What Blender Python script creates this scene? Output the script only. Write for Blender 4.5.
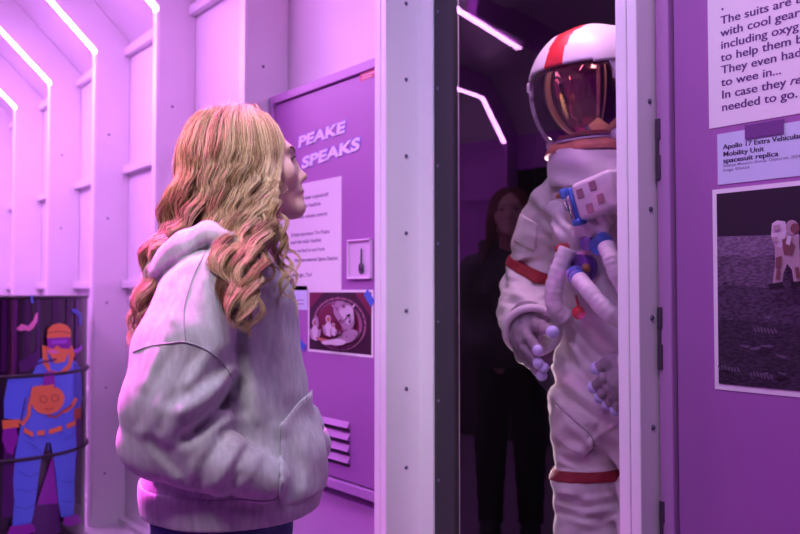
import bpy, bmesh, math, random
import numpy as np
from mathutils import Vector, Matrix, geometry
for o in list(bpy.data.objects): bpy.data.objects.remove(o)
SC = bpy.context.scene
COL = SC.collection
random.seed(7); rng = np.random.default_rng(7)
# ------------------------------------------------------------------ camera
# world: X = to the right along the wall, Y = into the wall with the alcove, Z up; camera above the origin
FPX = 778.0; CZ = 1.18
TH = math.atan(650/778); PIT = math.atan(26/778)
cam = bpy.data.cameras.new('camera'); cam.lens = FPX/800*36; cam.sensor_width = 36
cam.dof.use_dof = True; cam.dof.focus_distance = 1.5; cam.dof.aperture_fstop = 4.5
cam.clip_start = 0.02
co = bpy.data.objects.new('camera', cam); COL.objects.link(co)
co.location = (0, 0, CZ); co.rotation_euler = (math.pi/2+PIT, 0, math.pi/2-TH)
SC.camera = co
SC.view_settings.view_transform = 'Standard'; SC.view_settings.look = 'None'
SC.view_settings.gamma = 1; SC.view_settings.use_curve_mapping = False
SC.view_settings.exposure = 0.41
# ------------------------------------------------------------------ world and lamps
w = bpy.data.worlds.new('world'); SC.world = w; w.use_nodes = True
w.node_tree.nodes['Background'].inputs[0].default_value = (.35, .12, .5, 1)
w.node_tree.nodes['Background'].inputs[1].default_value = 0.15
def area(name, loc, aim, sx, sy, power, colr, spread=180):
    l = bpy.data.lights.new(name, 'AREA'); l.shape = 'RECTANGLE'; l.size = sx; l.size_y = sy
    l.energy = power; l.color = colr; l.spread = math.radians(spread)
    o = bpy.data.objects.new(name, l); COL.objects.link(o); o.location = loc
    o.rotation_euler = (Vector(aim)-Vector(loc)).to_track_quat('-Z', 'Y').to_euler()
    return o
area('ceiling_lamp_white', (-1.05, .72, 2.62), (-1.55, 1.15, .9), .3, .3, 3.1, (.50, .64, 1), 110)
area('fill_soft', (-.45, -.35, 2.66), (-1.40, .70, 1.22), .5, .5, 1.7, (1, .88, .94), 46)  # added fill without a fixture, lights the girl from the camera side
area('hair_rim_magenta', (-1.92, .36, 2.66), (-1.56, .60, 1.42), .3, .3, 8, (1, .07, .76), 34)  # added pink rim light for the girl's hair, no fixture there
area('ceiling_lamp_purple', (-4.3, .30, 2.66), (-4.2, 1.2, .9), 3.5, .4, 41, (.78, .28, 1))
area('fill_lavender', (-.15, .45, 2.66), (-.38, 1.3, 1.65), .6, .25, 3.2, (.86, .60, 1), 100)  # added fill to brighten the right-hand door and its sheets
area('alcove_lamp', (-1.30, 1.60, 2.44), (-1.28, 1.74, .8), .5, .08, 8.5, (1, .60, .90))
area('alcove_side_fill', (-2.02, 2.12, .95), (-1.40, 1.66, 1.0), .30, 1.3, 6.5, (1, .84, .84), 75)  # added out-of-sight light for the suit's sleeve, no fixture
LED_STRENGTH = 23.0; LED_COL = (.92, .36, 1.0)
# ------------------------------------------------------------------ pixel -> point on a plane / depth
_c, _s = math.cos(TH), math.sin(TH)
RIGHT = np.array([_s, _c, 0]); FWD = np.array([-_c, _s, 0])
CAMP = np.array([0, 0, CZ])
def ray(px, py):
    x, y, z = (px-400)/FPX, 1.0, (267-py)/FPX
    yy = math.cos(PIT)*y-math.sin(PIT)*z; zz = math.sin(PIT)*y+math.cos(PIT)*z
    return RIGHT*x+FWD*yy+np.array([0, 0, zz])
def at(px, py, n):                      # point on the vertical plane Y = n
    d = ray(px, py); return CAMP+d*(n/d[1])
GD = 1.52
def G(px, py, dy=0.0):                  # point at horizontal distance GD+dy in front of the camera
    d = ray(px, py); return CAMP+d*((GD+dy)/float(d@FWD))
def pr(px, dy=0.0): return px*(GD+dy)/FPX
# ------------------------------------------------------------------ materials
def sock(n, *names):
    for k in names:
        if k in n.inputs: return n.inputs[k]
def mat(name, c, rough=.5, metal=0, noise=0, scale=30, bump=0, spec=.5, emis=None, es=0, coat=0, sheen=0, stretch=(1, 1, 1), c2=None):
    m = bpy.data.materials.new(name); m.use_nodes = True; nt = m.node_tree; b = nt.nodes['Principled BSDF']
    b.inputs['Base Color'].default_value = (*c, 1); b.inputs['Roughness'].default_value = rough
    b.inputs['Metallic'].default_value = metal; b.inputs['Specular IOR Level'].default_value = spec
    if coat: b.inputs['Coat Weight'].default_value = coat
    if sheen: b.inputs['Sheen Weight'].default_value = sheen
    if emis: b.inputs['Emission Color'].default_value = (*emis, 1); b.inputs['Emission Strength'].default_value = es
    if noise or bump:
        tc = nt.nodes.new('ShaderNodeTexCoord'); mp = nt.nodes.new('ShaderNodeMapping'); mp.inputs['Scale'].default_value = stretch
        nt.links.new(tc.outputs['Object'], mp.inputs[0])
        nz = nt.nodes.new('ShaderNodeTexNoise'); nz.inputs['Scale'].default_value = scale; nz.inputs['Detail'].default_value = 5
        nt.links.new(mp.outputs[0], nz.inputs['Vector'])
        if noise:
            r = nt.nodes.new('ShaderNodeValToRGB'); e = r.color_ramp.elements
            lo = c2 or tuple(max(0, v*(1-noise)) for v in c)
            e[0].position = .36; e[1].position = .64; e[0].color = (*lo, 1); e[1].color = (*c, 1)
            nt.links.new(nz.outputs['Fac'], r.inputs[0]); nt.links.new(r.outputs[0], b.inputs['Base Color'])
        if bump:
            bp = nt.nodes.new('ShaderNodeBump'); bp.inputs['Strength'].default_value = bump; bp.inputs['Distance'].default_value = .004
            nt.links.new(nz.outputs['Fac'], bp.inputs['Height']); nt.links.new(bp.outputs[0], b.inputs['Normal'])
    return m
M = {}
M['white'] = mat('white_painted_metal', (.80, .78, .82), .38, noise=.04, scale=3)
M['rib'] = mat('rib_paint', (.82, .80, .84), .35, noise=.03, scale=4)
M['purplewall'] = mat('purple_painted_metal', (.62, .15, .78), .4, noise=.05, scale=3)
M['capping'] = mat('rib_capping', (.90, .88, .92), .3)
M['latch'] = mat('latch_paint', (.72, .52, .76), .4)
M['darkfloor'] = mat('dark_floor', (.27, .21, .29), .4, noise=.15, scale=8)
M['floor'] = mat('pale_floor', (.72, .66, .74), .35, noise=.08, scale=6)
M['locker'] = mat('locker_paint', (.38, .14, .44), .36, noise=.04, scale=3)
M['lockframe'] = mat('locker_frame_paint', (.47, .23, .53), .36)
M['plinth'] = mat('plinth_paint', (.58, .30, .64), .4)
M['slot'] = mat('slot_dark', (.05, .03, .06), .7)
M['bolt'] = mat('bolt_metal', (.16, .15, .24), .4, metal=.6)
M['black'] = mat('alcove_black', (.004, .0035, .0045), .85, spec=.1)
M['blackframe'] = mat('black_frame', (.030, .030, .038), .6)
M['led'] = mat('led_diffuser', (.9, .9, .9), .5, emis=LED_COL, es=LED_STRENGTH)
M['hinge'] = mat('hinge_metal', (.10, .07, .12), .45, metal=.5)
M['paper'] = mat('paper', (.84, .80, .85), .6)
M['bluepaper'] = mat('pale_blue_paper', (.60, .66, .86), .6)
M['inkpurple'] = mat('ink_purple', (.10, .03, .19), .6)
M['inkdark'] = mat('ink_dark', (.035, .02, .09), .6)
M['inkgrey'] = mat('ink_grey', (.22, .16, .33), .6)
M['outline'] = mat('lettering_outline', (.30, .22, .80), .5)
M['letter'] = mat('lettering_white', (.88, .84, .90), .5)
M['tape'] = mat('tape_purple', (.16, .05, .24), .45)
M['bluetape'] = mat('tape_blue', (.06, .14, .62), .5)
M['redlabel'] = mat('red_label', (.75, .10, .16), .5)
M['pinkline'] = mat('label_print', (.95, .55, .60), .5)
# ------------------------------------------------------------------ object helpers
ORG = {}
def link(o, parent=None):
    COL.objects.link(o)
    if parent is not None: o.parent = parent
def setp(o, label=None, cat=None, group=None, kind=None):
    if label: o['label'] = label
    if cat: o['category'] = cat
    if group: o['group'] = group
    if kind: o['kind'] = kind
    return o
def thing(name, loc, label, cat, group=None):
    o = bpy.data.objects.new(name, None); COL.objects.link(o); o.location = Vector(loc); o.empty_display_size = .1
    ORG[o] = np.array(loc, float); return setp(o, label, cat, group)
def mk(name, V, F, mats, parent=None, smooth=False, mi=None, origin=None):
    V = np.asarray(V, float).reshape(-1, 3)
    if parent is not None: org = ORG[parent]
    elif origin is not None: org = np.asarray(origin, float)
    else:
        lo, hi = V.min(0), V.max(0); org = np.array([(lo[0]+hi[0])/2, (lo[1]+hi[1])/2, lo[2]])
    me = bpy.data.meshes.new(name); me.from_pydata((V-org).tolist(), [], [list(map(int, f)) for f in F])
    if not isinstance(mats, (list, tuple)): mats = [mats]
    for m in mats: me.materials.append(m)
    if smooth: me.polygons.foreach_set('use_smooth', [True]*len(me.polygons))
    if mi is not None: me.polygons.foreach_set('material_index', list(map(int, mi)))
    me.update()
    o = bpy.data.objects.new(name, me); link(o, parent); ORG[o] = org
    if parent is None: o.location = Vector(org)
    return o
class MB:
    def __init__(s): s.V = []; s.F = []; s.I = []
    def add(s, V, F, i=0):
        b = len(s.V); s.V += [tuple(map(float, v)) for v in V]; s.F += [[b+k for k in f] for f in F]; s.I += [i]*len(F); return s
    def box(s, x0, x1, y0, y1, z0, z1, i=0, bev=0):
        if bev:
            bm = bmesh.new(); bmesh.ops.create_cube(bm, size=1)
            for v in bm.verts: v.co = Vector(((x0+x1)/2+v.co.x*(x1-x0), (y0+y1)/2+v.co.y*(y1-y0), (z0+z1)/2+v.co.z*(z1-z0)))
            bmesh.ops.bevel(bm, geom=bm.edges[:], offset=bev, segments=2, affect='EDGES', profile=.5)
            return s.bm(bm, i)
        V = [(x, y, z) for x in (x0, x1) for y in (y0, y1) for z in (z0, z1)]
        return s.add(V, [(0, 1, 3, 2), (4, 6, 7, 5), (0, 4, 5, 1), (2, 3, 7, 6), (0, 2, 6, 4), (1, 5, 7, 3)], i)
    def bm(s, bm, i=0, free=True):
        bm.verts.index_update()
        s.add([v.co[:] for v in bm.verts], [[v.index for v in f.verts] for f in bm.faces], i)
        if free: bm.free()
        return s
    def prism(s, pts, x0, x1, i=0):       # profile (y,z) extruded along X
        n = len(pts); V = [(x0, y, z) for y, z in pts]+[(x1, y, z) for y, z in pts]
        F = [list(range(n))[::-1], list(range(n, 2*n))]+[[k, (k+1) % n, n+(k+1) % n, n+k] for k in range(n)]
        return s.add(V, F, i)
    def tube(s, pts, r, seg=8, i=0, cap=True):
        pts = [np.asarray(p, float) for p in pts]; n = len(pts); R = r if hasattr(r, '__len__') else [r]*n
        T = [pts[min(k+1, n-1)]-pts[max(k-1, 0)] for k in range(n)]; T = [t/(np.linalg.norm(t)+1e-12) for t in T]
        up = np.array([0, 0, 1.0]) if abs(T[0][2]) < .9 else np.array([1.0, 0, 0])
        N = np.cross(T[0], up); N /= np.linalg.norm(N); V = []
        for k in range(n):
            N = N-T[k]*(N@T[k]); N /= np.linalg.norm(N)+1e-12; B = np.cross(T[k], N)
            for q in range(seg):
                a = 2*math.pi*q/seg; V.append(pts[k]+R[k]*(N*math.cos(a)+B*math.sin(a)))
        F = [[k*seg+q, k*seg+(q+1) % seg, (k+1)*seg+(q+1) % seg, (k+1)*seg+q] for k in range(n-1) for q in range(seg)]
        if cap: F += [list(range(seg))[::-1], [(n-1)*seg+q for q in range(seg)]]
        return s.add(V, F, i)
    def sphere(s, c, r, i=0, u=16, v=10, sc=(1, 1, 1)):
        bm = bmesh.new(); bmesh.ops.create_uvsphere(bm, u_segments=u, v_segments=v, radius=1)
        for q in bm.verts: q.co = Vector((c[0]+q.co.x*r*sc[0], c[1]+q.co.y*r*sc[1], c[2]+q.co.z*r*sc[2]))
        return s.bm(bm, i)
    def disc(s, c, axis, r, h, seg=16, i=0, r2=None):  # cylinder / cone from c along axis
        a = np.asarray(axis, float); a /= np.linalg.norm(a); c = np.asarray(c, float)
        return s.tube([c, c+a*h], [r, r if r2 is None else r2], seg, i)
    def build(s, name, mats, parent=None, smooth=False, origin=None):
        return mk(name, s.V, s.F, mats, parent, smooth, s.I, origin)
def mid(p, q, t): return p*(1-t)+q*t
def crom(P, n):
    P = [np.asarray(p, float) for p in P]; P = [2*P[0]-P[1]]+P+[2*P[-1]-P[-2]]; out = []
    m = len(P)-3
    for q in range(n):
        u = q/(n-1)*m; k = min(int(u), m-1); t = u-k; a, b, c, d = P[k:k+4]
        out.append(.5*((2*b)+(c-a)*t+(2*a-5*b+4*c-d)*t*t+(3*b-a-3*c+d)*t**3))
    return out
# flat prints on a wall plane Y = n: polygons in picture order, each a hair in front of the last
class Print:
    def __init__(s, n): s.n = n; s.k = 0; s.mb = MB(); s.mats = []
    def m(s, mt):
        if mt not in s.mats: s.mats.append(mt)
        return s.mats.index(mt)
    def poly(s, pts, mt, layer=None):
        if layer is None: s.k += 1; layer = s.k
        y = s.n-.0003*layer
        V = [(p[0], y, p[1]) for p in pts]
        tri = geometry.tessellate_polygon([[Vector((v[0], v[2], 0)) for v in V]])
        F = []
        for t in tri:
            a, b, c = [Vector((V[q][0], V[q][2])) for q in t]
            ar = (b-a).cross(c-a)
            F.append(t if ar > 0 else t[::-1])       # counter-clockwise in (x,z) faces -Y
        s.mb.add(V, F, s.m(mt)); return s
    def px(s, pts, mt, layer=None):
        return s.poly([(lambda q: (q[0], q[2]))(at(x, y, s.n)) for x, y in pts], mt, layer)
    def build(s, name, parent=None, origin=None): return s.mb.build(name, s.mats, parent, False, origin)
def blob(cx, cy, rx, ry, n=20, rot=0, wob=0):
    out = []
    for k in range(n):
        a = 2*math.pi*k/n; r = 1+wob*math.sin(3*a+cx)+wob*.6*math.sin(5*a+cy)
        x, y = rx*r*math.cos(a), ry*r*math.sin(a); out.append((cx+x*math.cos(rot)-y*math.sin(rot), cy+x*math.sin(rot)+y*math.cos(rot)))
    return out
def text_mesh(txt, bold=0.0, shear=0.0, spacing=1.0):
    c = bpy.data.curves.new('t', 'FONT'); c.body = txt; c.size = 1; c.offset = bold; c.shear = shear; c.space_character = spacing
    c.resolution_u = 3
    o = bpy.data.objects.new('t', c); COL.objects.link(o)
    dg = bpy.context.evaluated_depsgraph_get(); me = bpy.data.meshes.new_from_object(o.evaluated_get(dg))
    V = np.array([v.co[:] for v in me.vertices]).reshape(-1, 3); F = [list(p.vertices) for p in me.polygons]
    bpy.data.objects.remove(o); bpy.data.curves.remove(c); bpy.data.meshes.remove(me)
    return V, F
def wall_text(mb, txt, x, z, y, h, width=None, bold=0.0, shear=0.0, tilt=0.0, i=0, spacing=1.0, grow=0.0, sx=None, x0=0.0):
    """lettering on a plane facing -Y; h = capital height; width stretches the line"""
    V, F = text_mesh(txt, bold, shear, spacing)
    s = h/.69; fixed = sx; sx = sx or s
    if width and not fixed: sx = width/(V[:, 0].max()-V[:, 0].min())
    X = (V[:, 0]-x0)*sx; Z = V[:, 1]*s
    c, q = math.cos(tilt), math.sin(tilt)
    W = np.stack([x+X*c-Z*q, np.full(len(X), y), z+X*q+Z*c], 1)
    mb.add(W, F, i); return mb
# ------------------------------------------------------------------ signed distance shapes -> smooth meshes
def smin(a, b, k):
    if k <= 0: return np.minimum(a, b)
    h = np.clip(.5+.5*(b-a)/k, 0, 1); return b*(1-h)+a*h-k*h*(1-h)
def cap(a, b, ra, rb=None):
    a = np.asarray(a, float); b = np.asarray(b, float); rb = ra if rb is None else rb; ba = b-a; L = ba@ba+1e-12
    def f(X, Y, Z):
        x, y, z = X-a[0], Y-a[1], Z-a[2]
        t = np.clip((x*ba[0]+y*ba[1]+z*ba[2])/L, 0, 1)
        return np.sqrt((x-t*ba[0])**2+(y-t*ba[1])**2+(z-t*ba[2])**2)-(ra+(rb-ra)*t)
    r = max(ra, rb); return f, np.minimum(a, b)-r, np.maximum(a, b)+r
def ell(c, r, ax=None):
    c = np.asarray(c, float); r = np.asarray(r, float); A = np.eye(3) if ax is None else np.array(ax, float)
    def f(X, Y, Z):
        x, y, z = X-c[0], Y-c[1], Z-c[2]; k0 = 0; k1 = 0
        for q in range(3):
            u = (x*A[q, 0]+y*A[q, 1]+z*A[q, 2])/r[q]; k0 = k0+u*u; k1 = k1+(u/r[q])**2
        k0 = np.sqrt(k0); return k0*(k0-1)/(np.sqrt(k1)+1e-9)
    m = r.max(); return f, c-m, c+m
def ecap(a, b, e1, r0, r1):              # tapered limb of oval section: half-widths (along e1, across) at each end
    a = np.asarray(a, float); b = np.asarray(b, float); ba = b-a; L = ba@ba; ez = ba/math.sqrt(L)
    e1 = np.asarray(e1, float); e1 = e1-ez*(e1@ez); e1 /= np.linalg.norm(e1); e2 = np.cross(ez, e1)
    def f(X, Y, Z):
        x, y, z = X-a[0], Y-a[1], Z-a[2]
        t = np.clip((x*ba[0]+y*ba[1]+z*ba[2])/L, 0, 1)
        x = x-t*ba[0]; y = y-t*ba[1]; z = z-t*ba[2]
        A = r0[0]+(r1[0]-r0[0])*t; B = r0[1]+(r1[1]-r0[1])*t; C = np.minimum(A, B)
        u = (x*e1[0]+y*e1[1]+z*e1[2])/A; v = (x*e2[0]+y*e2[1]+z*e2[2])/B; q = (x*ez[0]+y*ez[1]+z*ez[2])/C
        return (np.sqrt(u*u+v*v+q*q)-1)*C
    m = max(*r0, *r1); return f, np.minimum(a, b)-m, np.maximum(a, b)+m
class SDF:
    def __init__(s): s.ops = []; s.disp = None
    def u(s, p, k=.02): s.ops.append(('u', p, k)); return s
    def sub(s, p, k=.01): s.ops.append(('s', p, k)); return s
    def cut(s, pt, nrm):                 # keep the side where (p-pt).nrm < 0
        pt = np.asarray(pt, float); nrm = np.asarray(nrm, float); nrm = nrm/np.linalg.norm(nrm)
        s.ops.append(('i', (lambda X, Y, Z: (X-pt[0])*nrm[0]+(Y-pt[1])*nrm[1]+(Z-pt[2])*nrm[2], None, None), 0)); return s
    def bounds(s):
        lo = np.min([p[1] for t, p, k in s.ops if t == 'u'], 0); hi = np.max([p[2] for t, p, k in s.ops if t == 'u'], 0); return lo, hi
    def pt(s, p):
        X, Y, Z = [np.array([v]) for v in p]; return float(s.full(X, Y, Z)[0])
    def full(s, X, Y, Z):
        F = np.full(np.broadcast(X, Y, Z).shape, 1.0)
        for t, p, k in s.ops:
            d = p[0](X, Y, Z)
            F = smin(F, d, k) if t == 'u' else (-smin(-F, d, k) if t == 's' else np.maximum(F, d))
        if s.disp is not None: F = F+s.disp(X, Y, Z)
        return F
    def grid(s, xs, ys, zs):
        F = np.full((len(xs), len(ys), len(zs)), .3, np.float32)
        for t, p, k in s.ops:
            if p[1] is None: sl = (slice(None),)*3
            else:
                m = max(3*k, .03); sl = []
                for ax, q in zip((xs, ys, zs), range(3)):
                    sl.append(slice(int(np.searchsorted(ax, p[1][q]-m)), int(np.searchsorted(ax, p[2][q]+m))))
                sl = tuple(sl)
            X = xs[sl[0]][:, None, None]; Y = ys[sl[1]][None, :, None]; Z = zs[sl[2]][None, None, :]
            if 0 in (X.size, Y.size, Z.size): continue
            d = p[0](X, Y, Z).astype(np.float32); f = F[sl]
            F[sl] = smin(f, d, k) if t == 'u' else (-smin(-f, d, k) if t == 's' else np.maximum(f, d))
        if s.disp is not None: F = F+s.disp(xs[:, None, None], ys[None, :, None], zs[None, None, :]).astype(np.float32)
        return F
    def mesh(s, h=.006, fine=None, lo=None, hi=None):
        a, b = s.bounds()
        a = a-.03 if lo is None else np.maximum(a-.03, lo); b = b+.03 if hi is None else np.minimum(b+.03, hi)
        axs = [np.arange(a[q], b[q]+h, h) for q in range(3)]
        if fine: axs[2] = np.concatenate([np.arange(a[2], fine[0], fine[1]), np.arange(fine[0], b[2]+h, h)])
        return nets(s.grid(*axs), *axs)
def nets(F, xs, ys, zs):
    F[F == 0] = 1e-6; B = F < 0
    n = B[:-1, :-1, :-1].astype(np.int8)*0
    for i in (0, 1):
        for j in (0, 1):
            for k in (0, 1):
                n += B[i:B.shape[0]-1+i, j:B.shape[1]-1+j, k:B.shape[2]-1+k]
    act = (n > 0) & (n < 8); I, J, K = np.nonzero(act); cid = np.full(act.shape, -1, np.int64); cid[I, J, K] = np.arange(len(I))
    P = np.zeros((len(I), 3)); C = np.zeros(len(I)); base = np.stack([I, J, K], 1)
    cs = [(i, j, k) for i in (0, 1) for j in (0, 1) for k in (0, 1)]
    for p in cs:
        for ax in range(3):
            if p[ax] == 0:
                q = list(p); q[ax] = 1
                f0 = F[I+p[0], J+p[1], K+p[2]]; f1 = F[I+q[0], J+q[1], K+q[2]]; m = (f0 < 0) != (f1 < 0)
                t = np.where(m, f0/np.where(m, f0-f1, 1), 0)
                pos = np.array(p, float)[None].repeat(len(I), 0); pos[:, ax] += t
                P += np.where(m[:, None], pos, 0); C += m
    P = P/C[:, None]+base
    V = np.stack([np.interp(P[:, q], np.arange(len(a)), a) for q, a in enumerate((xs, ys, zs))], 1)
    faces = []
    for ax in range(3):
        o = [q for q in range(3) if q != ax]
        s0 = [slice(None)]*3; s1 = [slice(None)]*3; s0[ax] = slice(0, -1); s1[ax] = slice(1, None)
        for q in o: s0[q] = slice(1, -1); s1[q] = slice(1, -1)
        a = B[tuple(s0)]; b = B[tuple(s1)]; ii = np.array(np.nonzero(a != b)).T
        if not len(ii): continue
        flip = a[tuple(ii.T)]; g = ii.copy()
        for q in o: g[:, q] += 1
        def c(d1, d2):
            h = g.copy(); h[:, o[0]] -= d1; h[:, o[1]] -= d2; return cid[h[:, 0], h[:, 1], h[:, 2]]
        Q = np.stack([c(1, 1), c(0, 1), c(0, 0), c(1, 0)], 1)
        fl = flip if ax != 1 else ~flip
        Q[~fl] = Q[~fl][:, ::-1]; faces.append(Q)
    return V, np.concatenate(faces)
def hit(sdf, px, py, t0=.5, t1=3.2):
    d = ray(px, py); d = d/np.linalg.norm(d); t = t0
    for _ in range(160):
        v = sdf.pt(CAMP+d*t)
        if v < .0006: return CAMP+d*t
        t += max(.0008, v*.6)
        if t > t1: return None
    return CAMP+d*t
def seam(sdf, pxs, n=24, out=.0006):
    pts = []
    for p in crom([(x, y, 0) for x, y in pxs], n):
        q = hit(sdf, p[0], p[1])
        if q is not None and (not pts or np.linalg.norm(q-pts[-1]) < .05): pts.append(q-ray(p[0], p[1])*out)
    return pts
# ------------------------------------------------------------------ the setting
NB, NF, NL = 1.5, 1.33, 1.417          # back panel, rib front and locker front distances into the wall
WO = -2.25; WOB = WO-.17               # opposite rib fronts, opposite panels
S0, SP, ST = 1.654, .78, .06           # near edge of the rib left of the alcove, rib spacing, rib thickness
ZK = CZ+1.238; ZC = CZ+1.54             # bend of the ribs, flat ceiling of the ribs
XL, XR = -9.6, 2.6
def struct(o): o['kind'] = 'structure'; return o
struct(MB().box(XL, XR, WOB-.05, NB+.05, -.06, 0).build('floor', M['darkfloor']))
struct(MB().box(XL, -(S0+SP+.03), 1.285, NB, 0, .012, 0, .002).build('baseboard_back', M['floor']))
struct(MB().box(-5.6, -2.4, WOB+.001, WOB+.19, 0, .85).build('reflection_block_front', M['slot']))  # added dark block, blackens the low reflection in the alcove glass
zk2, zc2 = ZK+.07, ZC+.17; nk2 = NF-.32+.07
AX0, AX1 = -(S0), -(S0-SP+ST)          # alcove opening in X
b = MB()
b.box(XL, AX0-.0, NB, NB+.05, 0, zk2); b.box(AX1, XR, NB, NB+.05, 0, zk2)
b.box(AX0, AX1, NB, NB+.05, 2.30, zk2); b.box(AX0, AX1, NB, NB+.05, 0, .10)
struct(b.build('wall_back', M['white']))
b = MB(); b.box(XL, -3.64, WOB-.05, WOB, 0, zk2); b.box(-2.66, XR, WOB-.05, WOB, 0, zk2); b.box(-3.64, -2.66, WOB-.05, WOB, 2.2, zk2)
struct(b.build('wall_front', M['purplewall']))
struct(MB().box(-3.64, -2.66, WOB-.045, WOB+.004, 0, 2.2).build('door_1', M['black']))
b = MB(); b.box(XL-.05, XL, WOB, NB, 0, zc2); struct(b.build('wall_left', M['white']))
b = MB(); b.box(XR, XR+.05, WOB, NB, 0, zc2); struct(b.build('wall_right', M['slot']))
b = MB()
b.prism([(nk2, zc2), (NB, zk2), (NB+.05, zk2), (nk2, zc2+.06)], XL, XR)
b.prism([(WO+.32-.07, zc2), (WOB, zk2), (WOB-.05, zk2), (WO+.32-.07, zc2+.06)][::-1], XL, XR)
b.box(XL, XR, WO+.25, nk2, zc2, zc2+.05)
struct(b.build('ceiling', M['white']))
NMID = -.41
def rib_profile(side):
    if side > 0: return [(NF, 0), (NF, ZK), (NF-.32, ZC), (NMID, ZC), (NMID, zc2), (nk2, zc2), (NB, zk2), (NB, 0)]
    return [(WO, 0), (WO, ZK), (WO+.32, ZC), (NMID, ZC), (NMID, zc2), (WO+.25, zc2), (WOB, zk2), (WOB, 0)]
tn = 0
def bolt(x, y, z, parent, axis=(1, 0, 0), r=.006):
    m = MB(); m.disc((x, y, z), axis, r, .003, 10, 0, r*.75); m.build('bolt', M['bolt'], parent, True)
def led(pts, x0, x1, label, group):
    """a light strip: a flat diffuser following the bend of its rib"""
    m = MB(); n = len(pts); N = []
    for k in range(n):
        a = np.array(pts[max(k-1, 0)]); c = np.array(pts[min(k+1, n-1)]); t = (c-a)/np.linalg.norm(c-a)
        q = np.array([-t[1], t[0]]); q = q if q@np.array([NMID-pts[k][0], 1.2-pts[k][1]]) > 0 else -q; N.append(q)
    outer = [tuple(np.array(p)+q*.010) for p, q in zip(pts, N)]
    prof = list(pts)+outer[::-1]
    for k in range(n-1):
        m.prism([pts[k], pts[k+1], outer[k+1], outer[k]], x0, x1)
    bm = bmesh.new(); vs = [bm.verts.new(v) for v in m.V]
    for f in m.F:
        try: bm.faces.new([vs[q] for q in f])
        except ValueError: pass
    bmesh.ops.remove_doubles(bm, verts=bm.verts[:], dist=1e-5); bmesh.ops.recalc_face_normals(bm, faces=bm.faces[:])
    o = MB().bm(bm).build('led_strip', M['led']); return setp(o, label, 'light strip', group)
RS = {-1: .861, 0: 1.643}
LL = {1: 'white light strip on the sloping rib nearest above the girl', 2: 'white light strip bending down the second rib left of the girl',
      3: 'white light strip on the third rib left of the girl', 4: 'white light strip at the left picture edge, fourth from the girl'}
for k in range(-3, 10):
    s = RS.get(k, S0+SP*k); st_ = .050 if k == 0 else (.048 if k == -1 else ST); tn += 1
    m = MB(); prof = rib_profile(1)
    m.prism(prof, -s-st_, -s)
    bm = bmesh.new(); vs = [bm.verts.new(v) for v in m.V]
    for f in m.F: bm.faces.new([vs[q] for q in f])
    bmesh.ops.recalc_face_normals(bm, faces=bm.faces[:])
    bmesh.ops.bevel(bm, geom=[e for e in bm.edges if e.is_manifold and e.calc_face_angle(0) > 1.2], offset=.003, segments=2, affect='EDGES')
    rb = struct(MB().bm(bm).build('trim_%d' % tn, M['rib']))
    if k in (-1, 0):                      # two capping strips with a fine groove between, and a lip at the foot of the rib
        cp = MB(); cp.box(-s-st_-.0, -s-st_*.48, NF-.008, NF+.004, 0, ZK-.004, 0, .002); cp.box(-s-st_*.44, -s+.001, NF-.008, NF+.004, 0, ZK-.004, 0, .002)
        cp.build('capping_strip', M['rib'], rb)
    elif k > 0: MB().box(-s-.048, -s-.004, NF-.007, NF+.003, 0, ZK-.02, 0, .002).build('capping_strip', M['capping'], rb)
    if -1 <= k <= 4:
        for q in range(-6, 4):
            z = 1.561+.215*q
            if k >= 1 and q % 2: continue
            bolt(-s, 1.366 if k == -1 else 1.395, z, rb)
    if k >= -1: led([(NF, ZK-.015), (NF, ZK), (NF-.32, ZC), (.80 if k in (0, 1) else NMID, ZC)], -s-.039, -s-.013,
        LL.get(k, 'white light strip on a ceiling rib farther down the corridor' if k > 4 else 'white light strip on a ceiling rib over the alcove and posters'),
        None if k in LL else ('strips down the corridor' if k > 4 else 'strips overhead'))
    if k >= 0 and k != 0:                 # rails across the recessed panel on the near side of this rib's far neighbour
        pass
for k in list(range(1, 9)):
    s0 = S0+SP*k+ST; s1 = S0+SP*(k+1)
    tn += 1; m = MB()
    for z in (.02, .62, 1.225, 1.815, 2.43):
        m.box(-s1, -s0, NB-.035, NB, z-.02, z+.02, 0, .004)
    struct(m.build('trim_%d' % tn, M['white']))
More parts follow.
